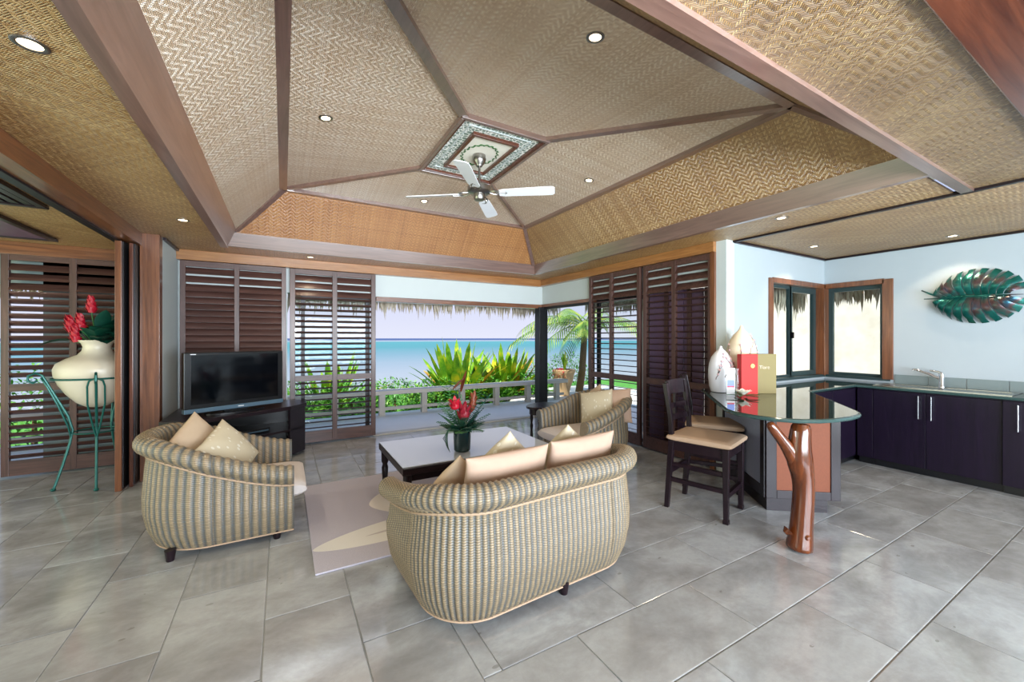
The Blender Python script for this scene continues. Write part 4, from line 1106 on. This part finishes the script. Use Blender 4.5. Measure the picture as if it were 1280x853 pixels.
link('branch_stub', trunk([tp(-0.02, 0.68), tp(-0.045, 0.78, -0.02), tp(-0.045, 0.85, -0.02)], [0.03, 0.022, 0.012]), tk)
link('knot', trunk([tp(0.01, 0.12, -0.072), tp(0.01, 0.12, -0.082)], [0.02, 0.010]), tk)
link('knot', trunk([tp(-0.075, 0.14), tp(-0.10, 0.12)], [0.035, 0.015]), tk)

def cabinet_unit(label, y0, y1, doors, front=6.03):
    t_ = thing('kitchen_cabinet', label, 'cabinet', (0, 0, 0), 0, 'dark kitchen base cabinets')
    box('carcass', 'espresso', (front + 0.02, XK - 0.005, y0 + 0.002, y1 - 0.002, 0.08, CT - 0.034), t_)
    box('toe_kick', 'black_plastic', (front + 0.06, XK - 0.02, y0 + 0.002, y1 - 0.002, 0.0, 0.08), t_)
    for d0, d1, hy_ in doors:
        d = box('door', 'espresso', (front, front + 0.02, d0 + 0.002, d1 - 0.002, 0.085, CT - 0.045), t_, 0.002)
        if hy_ is not None:
            mb = MB().tube([(front - 0.03, hy_, 0.62), (front - 0.03, hy_, 0.87)], 0.006, 8)
            for z in (0.64, 0.85): mb.tube([(front - 0.03, hy_, z), (front + 0.002, hy_, z)], 0.004, 6)
            h_ = mb.build('handle', 'chrome', d, True)
    return t_
cabinet_unit('dark corner cabinet front below the corner window', 1.98, 2.13, [(1.98, 2.13, None)])
cabinet_unit('dark cabinet with two tall bar handles under the sink', 1.0, 1.98, [(1.535, 1.98, 1.585), (1.0, 1.535, 1.485)])
cabinet_unit('dark cabinet at the right edge of the photo, past the sink cabinet', 0.1, 1.0, [(0.55, 1.0, 0.90), (0.1, 0.55, 0.2)], 6.01)
cb_ = thing('corner_cabinet', 'dark cabinet run under the left window behind the bar', 'cabinet')
box('carcass', 'espresso', (4.87, XK - 0.005, 2.16, YK - 0.005, 0.08, CT - 0.034), cb_)
box('door', 'espresso', (4.88, 5.42, 2.14, 2.16, 0.085, CT - 0.045), cb_, 0.002); box('door', 'espresso', (5.43, 6.02, 2.14, 2.16, 0.085, CT - 0.045), cb_, 0.002)
box('toe_kick', 'black_plastic', (4.9, XK - 0.02, 2.2, YK - 0.005, 0, 0.08), cb_)
bs = thing('backsplash', 'row of grey tiles along the wall above the sink worktop', 'backsplash')
y = WY0 - 0.04; 
while y > -1.0:
    box('splash_tile', 'splash_tile', (XK - 0.010, XK - 0.001, max(y - 0.30, -1.0) + 0.003, y - 0.003, CT + 0.003, CT + 0.115), bs, 0.001); y -= 0.30
sk = thing('kitchen_sink', 'steel double sink set into the dark worktop below the tap', 'sink', (6.27, 1.50, CT))
def bowl(y0, y1, x0=-0.15, x1=0.16, d=0.012):
    mb = MB(); mb.box(x0, x1, y0, y1, -0.03, 0.002)
    return mb
frame_b = ((-0.19, 0.25, -0.55, -0.50), (-0.19, 0.25, 0.44, 0.50), (-0.19, -0.15, -0.50, 0.44), (0.16, 0.25, -0.50, 0.44), (-0.15, 0.16, -0.03, 0.02))
for b in frame_b: box('rim', 'steel', (b[0], b[1], b[2], b[3], 0.0005, 0.006), sk)
for y0, y1 in ((-0.50, -0.03), (0.02, 0.44)): box('bowl', 'steel', (-0.15, 0.16, y0, y1, 0.0003, 0.002), sk)
fa = thing('kitchen_tap', 'chrome mixer tap with long angled spout behind the sink', 'tap', (6.44, 1.51, CT + 0.006))
MB().lathe([(0.03, 0), (0.03, 0.012), (0.024, 0.02), (0.024, 0.14), (0.02, 0.16), (0.001, 0.165)], 20).build('tap_body', 'chrome', fa, True)
MB().tube([(0, 0, 0.09), (-0.03, 0.10, 0.15), (-0.05, 0.20, 0.19), (-0.055, 0.215, 0.19), (-0.058, 0.22, 0.175)], [0.016, 0.014, 0.013, 0.013, 0.012], 12).build('spout', 'chrome', fa, True)
MB().tube([(0, 0, 0.155), (-0.01, 0.03, 0.175), (-0.02, 0.09, 0.185)], [0.018, 0.013, 0.008], 10).build('lever', 'chrome', fa, True)

# monstera leaf on the kitchen wall: midrib along local x (stem at -x), lobes rise and fall away from it
lf = thing('metal_wall_leaf', 'large green lacquered metal split leaf hung on the kitchen wall', 'wall art', (XK - 0.06, 1.30, 1.955), R(-90))
lf.rotation_euler = (R(90), 0, R(-90))
def outline(t_, side):
    """half-height of the leaf at x = -0.30 .. 0.37"""
    x = -0.30 + 0.67 * t_
    return x, side * 0.30 * (max(0.0, 1 - ((x - 0.0) / 0.385) ** 2)) ** 0.5
for side in (1, -1):
    N_ = 10
    for k in range(N_):
        a0 = R(168 - 160 * (k / N_)); a1 = R(168 - 160 * ((k + 0.86) / N_)); mb = MB(); nseg = 7
        bx0, bx1 = -0.22 + 0.50 * k / N_, -0.22 + 0.50 * (k + 0.9) / N_
        vs = []
        for q in range(nseg + 1):
            t_ = q / nseg
            for bx, an in ((bx0, a0), (None, (a0 + a1) / 2), (bx1, a1)):
                if bx is None: bx = (bx0 + bx1) / 2
                ox, oy = 0.02 + 0.345 * math.cos(an) + 0.03, side * 0.30 * math.sin(an) * (1.0 if side > 0 else 0.98)
                ex = 0.06 * math.sin(PI * t_) * (1 if k < 5 else 1)
                x = bx + (ox - bx) * t_ - ex * 0.5; y_ = side * 0.008 + (oy - side * 0.008) * t_
                mid_ = (an == (a0 + a1) / 2)
                z = 0.045 * math.sin(PI * min(1, t_ * 0.9)) - 0.05 * t_ * t_ + (0.010 if mid_ else 0.0) * math.sin(PI * t_)
                if t_ > 0.85 and not mid_: 
                    x += (0.02 + 0.345 * math.cos((a0 + a1) / 2) + 0.03 - ox) * 0.35
                vs.append((x, y_, z))
        nv = len(vs); vs2 = vs + [(x, y_, z - 0.004) for x, y_, z in vs]; fs = []
        for q in range(nseg):
            for c_ in (0, 1):
                i = q * 3 + c_
                fs += [(i, i + 1, i + 4, i + 3), (nv + i, nv + i + 3, nv + i + 4, nv + i + 1)]
            fs += [(q * 3, q * 3 + 3, nv + q * 3 + 3, nv + q * 3), (q * 3 + 2, nv + q * 3 + 2, nv + q * 3 + 5, q * 3 + 5)]
        e_ = nseg * 3; fs += [(e_, e_ + 1, nv + e_ + 1, nv + e_), (e_ + 1, e_ + 2, nv + e_ + 2, nv + e_ + 1)]
        mb.add(vs2, fs); mb.build('leaf_lobe', 'leaf_lacquer', lf, True)
MB().tube([(-0.24, 0, 0.0), (-0.05, 0, 0.02), (0.15, 0, 0.02), (0.36, -0.01, 0.0)], [0.014, 0.013, 0.010, 0.003], 8).build('midrib', 'leaf_lacquer', lf, True)
MB().tube([(-0.22, 0.01, 0.0), (-0.30, 0.05, 0.03), (-0.375, 0.10, 0.04)], [0.012, 0.010, 0.007], 8).build('stalk', 'leaf_lacquer', lf, True)
MB().tube([(-0.22, -0.005, 0.0), (-0.36, 0.0, 0.02)], [0.008, 0.005], 8).build('stalk', 'leaf_lacquer', lf, True)
box('wall_bracket', 'black_plastic', (-0.03, 0.03, -0.03, 0.03, -0.06, 0.005), lf)

# ------------------------------------------------------------------ things on the bar
CZ = CT + 0.0005
def blossom_vase(label, m, loc, r, h):
    t_ = thing('blossom_vase', label, 'vase', loc, 0, 'pointed blossom vases on the bar')
    prof = [(0.62, 0), (0.80, 0.01), (0.93, 0.12), (1.0, 0.30), (1.0, 0.48), (0.93, 0.62), (0.76, 0.75), (0.50, 0.85), (0.22, 0.92), (0.13, 0.95), (0.10, 0.985), (0.03, 1.0)]
    P_ = [(a * r, b * h) for a, b in prof]
    MB().lathe(P_, 36).build('vase_body', m, t_, True)
    def rad(z):
        for (ra, za), (rb, zb) in zip(P_, P_[1:]):
            if za <= z <= zb: return ra + (rb - ra) * (z - za) / (zb - za)
        return 0.01
    rnd = random.Random(int(h * 100))
    base_a = R(-120)
    for k in range(5):
        a = base_a + rnd.uniform(-0.5, 0.5) + 0.45 * (k - 2); z = rnd.uniform(0.25, 0.5) * h; pts = []
        da = rnd.uniform(-0.16, 0.16)
        for q in range(9):
            pts.append(((rad(z) + 0.001) * math.cos(a), (rad(z) + 0.001) * math.sin(a), z)); a += da + rnd.uniform(-0.09, 0.09); z += 0.045 * h
        MB().tube(pts, [0.004, 0.004, 0.0035, 0.0035, 0.003, 0.003, 0.0025, 0.002, 0.0015], 5).build('painted_branch', 'blossom_brown', t_, True)
        mb = MB()
        for q in (2, 4, 6, 8):
            mb.ball((pts[q][0], pts[q][1], pts[q][2] + 0.012), 0.010, 8, 4)
        mb.build('painted_blossom', 'blossom_pink', t_, True)
blossom_vase('smaller white blossom vase with pointed top, left on the bar', 'ceramic_grey', (3.97, 2.545, CZ), 0.120, 0.48)
blossom_vase('taller cream blossom vase with pointed top, behind the red box', 'ceramic_cream', (4.245, 2.49, CZ), 0.155, 0.70)
rb = thing('red_gift_box', 'tall red box with gold emblem between the vases and tan box', 'box', (4.015, 2.295, CZ), R(-26))
box('carton', 'red_box', (-0.085, 0.085, -0.035, 0.035, 0, 0.40), rb, 0.002)
MB().lathe([(0.001, 0.0), (0.02, 0.0), (0.02, 0.002), (0.001, 0.002)], 16).xf(Matrix.Translation((0.03, -0.0355, 0.285)) @ Matrix.Rotation(R(90), 4, 'X')).build('gold_emblem', 'gold_print', rb)
for k in range(3): box('emblem_bar', 'red_box', (0.018, 0.042, -0.0385, -0.0374, 0.276 + k * 0.008, 0.279 + k * 0.008), rb)
tb = thing('tan_gift_box', 'olive tan box with script lettering beside the red box', 'box', (4.235, 2.27, CZ), R(-30))
box('carton', 'tan_box', (-0.12, 0.12, -0.035, 0.035, 0, 0.40), tb, 0.002)
text('Tiare', 0.05, 'ceramic_cream', tb, (0.0, -0.0362, 0.265), (R(90), 0, 0))
card = thing('menu_card', 'small white card with blue and red picture in a clear stand', 'card', (3.835, 2.34, CZ), R(-30))
box('card_sheet', 'paper_white', (-0.055, 0.025, -0.002, 0.002, 0.0, 0.265), card)
box('picture_band', 'paper_blue', (-0.05, 0.02, -0.0035, -0.002, 0.09, 0.15), card); box('picture_band', 'paper_red', (-0.05, 0.02, -0.0035, -0.002, 0.075, 0.09), card)
box('clear_stand', 'pane_glass', (-0.06, 0.065, 0.003, 0.007, 0.0, 0.26), card)
wf = thing('cut_flower', 'white flower with green leaves lying on the bar before the boxes', 'flower', (3.78, 2.20, CZ)); wf.scale = (1.45, 1.45, 1.45)
for k in range(9):
    a = k * 0.7; mb = MB(); leaf_mb(mb, (0.01 * math.cos(a), 0.01 * math.sin(a), 0.02), (math.cos(a), math.sin(a), 0.8 + 0.5 * (k % 2)), 0.055, 0.04, 0.2, n=5); mb.build('petal', 'petal_white', wf, True)
for a in (20, 60, 150, 200, 260, 330):
    mb = MB(); leaf_mb(mb, (0.02 * math.cos(R(a)), 0.02 * math.sin(R(a)), 0.012), (math.cos(R(a)), math.sin(R(a)), 0.15), 0.09, 0.035, 0.1, n=5); mb.build('leaf', 'leaf_mid', wf, True)

# ------------------------------------------------------------------ bar stools (front = -Y)
def bar_stool(label, loc, rz):
    t_ = thing('bar_stool', label, 'stool', loc, rz, 'dark bar stools at the counter')
    def tap(x, y, z0, z1, w0, w1, dy=0.0):
        mb = MB(); vs = []
        for z, w_, yy in ((z0, w0, y + dy), (z1, w1, y)):
            vs += [(x - w_, yy - w_, z), (x + w_, yy - w_, z), (x + w_, yy + w_, z), (x - w_, yy + w_, z)]
        return mb.add(vs, [(3, 2, 1, 0), (4, 5, 6, 7), (0, 1, 5, 4), (1, 2, 6, 5), (2, 3, 7, 6), (3, 0, 4, 7)])
    for x in (-0.205, 0.205):
        tap(x, -0.225, 0.0, 0.60, 0.018, 0.025).build('leg', 'dark_wood_z', t_, bevel=0.004)
        MB().box(x - 0.022, x + 0.022, -0.247, -0.203, 0.0, 0.035).build('leg_foot', 'dark_wood_z', t_, bevel=0.004)
        tap(x, 0.215, 0.0, 0.60, 0.019, 0.024, 0.045).build('leg', 'dark_wood_z', t_, bevel=0.004)
        MB().add([(x + sx * 0.021, y + sy * 0.019, z) for y, z in ((0.215, 0.60), (0.225, 0.80), (0.275, 1.10)) for sx, sy in ((-1, -1), (1, -1), (1, 1), (-1, 1))],
                 [(3, 2, 1, 0), (8, 9, 10, 11)] + [(k * 4 + i, k * 4 + (i + 1) % 4, (k + 1) * 4 + (i + 1) % 4, (k + 1) * 4 + i) for k in (0, 1) for i in range(4)]).build('back_post', 'dark_wood_z', t_, bevel=0.004)
        box('stretcher', 'dark_wood_y', (x - 0.012, x + 0.012, -0.22, 0.235, 0.24 + 0.0, 0.275), t_)
        box('stretcher', 'dark_wood_y', (x - 0.012, x + 0.012, -0.22, 0.235, 0.38, 0.41), t_)
        box('apron', 'dark_wood_y', (x - 0.012, x + 0.012, -0.20, 0.20, 0.52, 0.60), t_)
    for y, z in ((-0.225, 0.20), (0.245, 0.30)): box('stretcher', 'dark_wood_x', (-0.20, 0.20, y - 0.013, y + 0.013, z, z + 0.04), t_)
    for y in (-0.225, 0.215): box('apron', 'dark_wood_x', (-0.20, 0.20, y - 0.013, y + 0.013, 0.52, 0.60), t_)
    def curved(z0, z1, y, name):
        n = 8; vs = []
        for k in range(n + 1):
            x = -0.20 + 0.40 * k / n; yy = y + 0.035 * (1 - (x / 0.20) ** 2)
            vs += [(x, yy - 0.009, z0), (x, yy + 0.009, z0), (x, yy + 0.009 + 0.01, z1), (x, yy - 0.009 + 0.01, z1)]
        fs = [(0, 1, 2, 3), tuple(n * 4 + i for i in (3, 2, 1, 0))] + [(k * 4 + i, (k + 1) * 4 + i, (k + 1) * 4 + (i + 1) % 4, k * 4 + (i + 1) % 4) for k in range(n) for i in range(4)]
        MB().add(vs, fs).build(name, 'dark_wood_x', t_)
    curved(0.985, 1.115, 0.262, 'crest_rail'); curved(0.86, 0.905, 0.238, 'back_slat'); curved(0.755, 0.80, 0.224, 'back_slat')
    MB().box(-0.015, 0.015, 0.262, 0.282, 0.80, 0.99).build('splat', 'dark_wood_z', t_)
    link('seat_cushion', weld(cushion_mb(0.50, 0.54, 0.062, 14, 10).mesh('seat_cushion', 'stool_fabric', True)), t_, loc=(0, -0.01, 0.598))
bar_stool('dark wooden bar stool with tan seat, nearest the camera at the bar', (3.235, 2.215, 0), R(16))
bar_stool('second dark bar stool with tan seat, mostly hidden behind the nearer stool', (3.845, 2.55, 0), R(33))

# ------------------------------------------------------------------ outside: terrace, rail, thatch, garden, sea
terrace = MB().box(-9, 5.0, YS + 0.2, 8.42, -0.25, -0.03); terrace.box(5.0, 9.2, 2.85, 10.2, -0.25, -0.03); terrace.box(4.5, 5.0, 2.85, YS + 0.2, -0.25, -0.03)
tr = tag(terrace.build('terrace_deck', 'deck'), 'pale concrete terrace outside the sea windows', 'terrace', kind='structure')
rail = thing('terrace_bench_rail', 'low weathered grey rail with posts along the terrace edge', 'rail', (0, 8.14, -0.03))
box('top_board', 'rail_paint', (-8.0, 6.2, -0.14, 0.14, 0.42, 0.50), rail, 0.006)
box('lower_board', 'rail_paint', (-8.0, 6.15, -0.03, 0.03, 0.10, 0.16), rail)
x = 1.69 - 0.85 * 11
while x < 6.2:
    box('post', 'rail_paint', (x - 0.055, x + 0.055, -0.06, 0.06, 0.0, 0.42), rail); x += 0.85
gw = thing('garden_wall', 'stained cream garden wall seen through the kitchen corner window', 'wall')
box('wall_panel', 'cream_plaster', (5.55, 9.35, 4.9, 5.05, -0.03, 3.6), gw); box('wall_panel', 'cream_plaster', (9.2, 9.35, -2.0, 4.9, -0.6, 3.6), gw)
ground = tag(MB().box(-60, 80, 8.42, 13.5, -1.4, -0.35).build('garden_ground', 'grass'), 'grassy shore strip between terrace and sea', 'ground', kind='structure')
g2 = tag(MB().box(5.0, 60, -30, 8.42, -1.4, -0.30).build('side_ground', 'grass'), 'grassy ground beside the house', 'ground', kind='structure')
g3 = tag(MB().box(-60, -4.5, -30, 8.42, -1.4, -0.30).build('side_garden_ground', 'grass'), 'grassy ground beyond the side room', 'ground', kind='structure')
g4 = tag(MB().box(-60, 60, -60, -3.7, -1.4, -0.30).build('rear_ground', 'grass'), 'grassy ground behind the house', 'ground', kind='structure')
sea = tag(MB().add([(-4000, 13, -1.2), (4000, 13, -1.2), (4000, 5200, -1.2), (-4000, 5200, -1.2)], [(0, 1, 2, 3)]).build('sea', 'sea_water'), 'turquoise lagoon with deep blue horizon', 'sea', kind='structure')

def thatch(name, label, a, b, z, inward, n, seed, depth=0.34, reach=0.95):
    """thatched eave: sloping underside and a hanging fringe of blades"""
    t_ = thing(name, label, 'thatch'); rnd = random.Random(seed)
    a, b, iw = Vector(a), Vector(b), Vector(inward)
    up = Vector((0, 0, 0.62))
    a3, b3 = Vector((a.x, a.y, z + depth)), Vector((b.x, b.y, z + depth))
    i3 = Vector((iw.x, iw.y, 0)) * reach + Vector((0, 0, 0.55))
    MB().add([a3, b3, b3 + i3, a3 + i3, a3 + Vector((0, 0, .2)), b3 + Vector((0, 0, .2)), b3 + i3 + Vector((0, 0, .2)), a3 + i3 + Vector((0, 0, .2))],
             [(3, 2, 1, 0), (4, 5, 6, 7), (0, 1, 5, 4), (1, 2, 6, 5), (2, 3, 7, 6), (3, 0, 4, 7)]).build('thatch_mat', 'thatch', t_)
    mb = MB(); d = (b - a).normalized()
    for k in range(n):
        p = a.lerp(b, rnd.random()); w_ = rnd.uniform(0.012, 0.03); L_ = depth * rnd.uniform(0.6, 1.15) + (0.12 if rnd.random() < 0.08 else 0)
        off = rnd.uniform(-0.03, 0.14); sway = rnd.uniform(-0.05, 0.05)
        q = Vector((p.x + iw.x * off, p.y + iw.y * off, z + depth + 0.05)); dd = Vector((d.x, d.y, 0))
        tip = q + dd * sway - Vector((0, 0, L_)) ; md_ = q.lerp(tip, 0.6)
        th_ = Vector((iw.x, iw.y, 0)) * 0.004
        mb.add([q - dd * w_, q + dd * w_, md_ + dd * w_ * 0.8, tip, md_ - dd * w_ * 0.8, q + th_, md_ + th_ * 1.2], [(0, 1, 2, 4), (4, 2, 3), (0, 4, 6, 5), (5, 6, 2, 1), (4, 3, 6), (6, 3, 2)])
    f_ = mb.build('thatch_fringe', 'thatch', t_); f_['kind'] = 'stuff'
thatch('thatched_eave', 'long thatched eave fringe hanging outside the sea opening', (-6.0, 7.32), (5.35, 7.32), 1.93, (0, -1), 1500, 1)
thatch('thatched_eave', 'thatched eave fringe hanging beyond the corner glass pane', (5.32, 6.15), (5.32, 3.9), 1.93, (-1, 0), 500, 2)
thatch('thatched_eave', 'thatched eave fringe outside the left kitchen window', (5.0, 3.3), (7.2, 3.3), 1.86, (0, -1), 420, 3, 0.32, 0.35)
thatch('thatched_eave', 'thatched eave fringe outside the right kitchen window', (7.3, 2.92), (7.3, 0.6), 1.95, (-1, 0), 420, 4, 0.32, 0.35)

def strap_plant(label, loc, n, lmin, lmax, seed, name='strap_leaf_plant', wd=0.17, group='strap leaved lilies in the garden'):
    t_ = thing(name, label, 'plant', loc, 0, group); rnd = random.Random(seed)
    for k in range(n):
        a = rnd.uniform(0, 2 * PI); el = rnd.uniform(0.30, 1.25) if k > n // 3 else rnd.uniform(0.9, 1.5)
        d = Vector((math.cos(a) * math.cos(el), math.sin(a) * math.cos(el), math.sin(el)))
        mb = MB(); rb_ = rnd.uniform(0.05, 0.30); leaf_mb(mb, (rb_ * math.cos(a), rb_ * math.sin(a), 0.0), d, rnd.uniform(lmin, lmax), wd * rnd.uniform(0.7, 1.15), (1.5 - el) * rnd.uniform(0.15, 0.5), n=8, fold=0.25, blunt=True)
        mb.build('leaf', 'strap_leaf_dry' if rnd.random() < (0.5 if 'drying' in label else 0.25) and el < 1.1 else 'strap_leaf', t_, True)
    return t_
def bush(label, loc, rx_, ry_, h_, n, seed, m='bush_leaf', size=0.09):
    t_ = thing('garden_shrub', label, 'shrub', loc, 0, 'low green shrubs beyond the terrace'); rnd = random.Random(seed); mb = MB()
    for k in range(n):
        a = rnd.uniform(0, 2 * PI); r_ = rnd.random() ** 0.5; zz = h_ * (rnd.random() ** 0.6) * math.sqrt(max(0.05, 1 - r_ * r_))
        p = Vector((rx_ * r_ * math.cos(a), ry_ * r_ * math.sin(a), zz))
        d = Vector((rnd.uniform(-1, 1), rnd.uniform(-1, 1), rnd.uniform(-0.1, 1)))
        leaf_mb(mb, p, d, size * rnd.uniform(0.7, 1.5), size * 0.5, 0.2, n=2)
    f_ = mb.build('foliage', m, t_, True); f_['kind'] = 'stuff'
    MB().tube([(0, 0, -0.05), (0, 0, h_ * 0.5)], [0.05, 0.02], 6).build('stem', 'soil', t_)
strap_plant('big yellow-green strap leaved lily in the middle of the sea view', (3.95, 9.75, -0.30), 110, 1.1, 1.95, 5, wd=0.19)
strap_plant('yellow-green strap leaved lily right of the big one, next to the corner post', (5.5, 9.95, -0.25), 90, 1.1, 1.75, 6)
strap_plant('drying strap leaved lily between the two greener ones', (4.8, 9.6, -0.30), 70, 0.9, 1.6, 9)
strap_plant('strap leaved lily seen through the open dark louvres', (0.95, 10.2, -0.35), 50, 1.1, 1.7, 7)
for k, (x, y, a, b, h_) in enumerate(((2.3, 9.6, 0.9, 0.6, 0.55), (3.2, 9.3, 0.8, 0.4, 0.55), (4.4, 9.1, 1.0, 0.35, 0.5), (5.6, 9.2, 0.9, 0.4, 0.55), (6.9, 10.6, 0.9, 0.5, 0.95), (1.3, 9.3, 0.9, 0.4, 0.55), (0.2, 9.4, 1.0, 0.5, 0.9), (-3.4, 9.2, 1.2, 0.6, 1.3), (8.3, 10.8, 1.1, 0.6, 1.3), (-5.0, 9.0, 1.2, 0.6, 1.2))):
    bush(['low shrub at the left end of the sea view', 'low shrub left of the big lily', 'low shrub in front of the big lily', 'low shrub by the corner post', 'round dark green shrub behind the patterned pot', 'low shrub beside the open louvres', 'leafy shrub through the louvres near the television', 'shrub outside the side room louvres', 'tall shrub beyond the far louvred leaf', 'bright shrub far left outside the side room'][k], (x, y, -0.35), a, b, h_ * 1.12 + (0.32 if k in (0, 1, 2, 3, 5) else 0), 1700, 20 + k)
pot = thing('terrace_pot', 'patterned stone pot with red bromeliads on the terrace corner', 'pot', (6.5, 8.58, -0.03))
MB().lathe([(0.14, 0), (0.16, 0.02), (0.155, 0.10), (0.19, 0.25), (0.25, 0.42), (0.275, 0.58), (0.30, 0.62), (0.30, 0.69), (0.27, 0.70), (0.25, 0.66), (0.001, 0.64)], 28).build('pot_body', 'pot_terracotta', pot, True)
rnd = random.Random(8)
for k in range(22):
    a = rnd.uniform(0, 2 * PI); mb = MB(); leaf_mb(mb, (0.1 * math.cos(a), 0.1 * math.sin(a), 0.64), (math.cos(a), math.sin(a), rnd.uniform(0.3, 1.2)), 0.30, 0.08, 0.6, blunt=True); mb.build('bromeliad_leaf', 'flower_red', pot, True)
for k in range(10):
    a = R(-150) + rnd.uniform(-0.7, 0.7); z = rnd.uniform(0.45, 0.6); mb = MB(); leaf_mb(mb, (0.27 * math.cos(a), 0.27 * math.sin(a), z), (math.cos(a), math.sin(a), 0.5), 0.13, 0.06, 0.6); mb.build('bromeliad_leaf', 'flower_brown', pot, True)
for k in range(10):
    a = rnd.uniform(0, 2 * PI); mb = MB(); leaf_mb(mb, (0.03, 0, 0.64), (0.25 * math.cos(a), 0.25 * math.sin(a), 1), rnd.uniform(0.4, 0.65), 0.07, 0.1); mb.build('leaf', 'strap_leaf', pot, True)
palm = thing('coconut_palm', 'young coconut palm with arching fronds outside the corner glass', 'palm', (7.35, 8.75, -0.03))
MB().tube([(0, 0.3, -0.3), (0.02, 0.12, 0.6), (0, 0.02, 1.4), (0, 0, 1.9)], [0.12, 0.10, 0.09, 0.07], 10).build('palm_trunk', 'soil', palm, True)
rnd = random.Random(4)
for k, (a, el, L_) in enumerate(((178, 0.55, 2.3), (205, 0.75, 2.1), (230, 0.45, 1.9), (160, 0.35, 2.2), (190, 0.15, 2.0), (250, 0.8, 2.0), (120, 0.6, 2.0), (80, 0.7, 2.0), (30, 0.6, 2.0), (330, 0.6, 1.9), (285, 0.5, 1.9), (215, 0.2, 1.8))):
    a = R(a); d = Vector((math.cos(a) * math.cos(el), math.sin(a) * math.cos(el), math.sin(el))); mb = MB(); P_ = []
    for q in range(25):
        t_ = q / 24; P_.append(Vector((0, 0, 1.85)) + d * (L_ * t_) - Vector((0, 0, 0.55 * L_ * t_ * t_)))
    mb.tube(P_, [0.022 * (1 - 0.9 * q / 24) for q in range(25)], 5)
    for q in range(3, 25):
        tn = (P_[min(q + 1, 24)] - P_[q - 1]).normalized(); sd = tn.cross(Vector((0, 0, 1))).normalized()
        for sg in (-1, 1):
            leaf_mb(mb, P_[q], tn * 0.8 + sd * sg * 0.8 - Vector((0, 0, 0.35)), 0.55 * (1.1 - 0.6 * q / 24), 0.035, 0.35, n=4)
    mb.build('palm_frond', 'palm_leaf', palm, True)
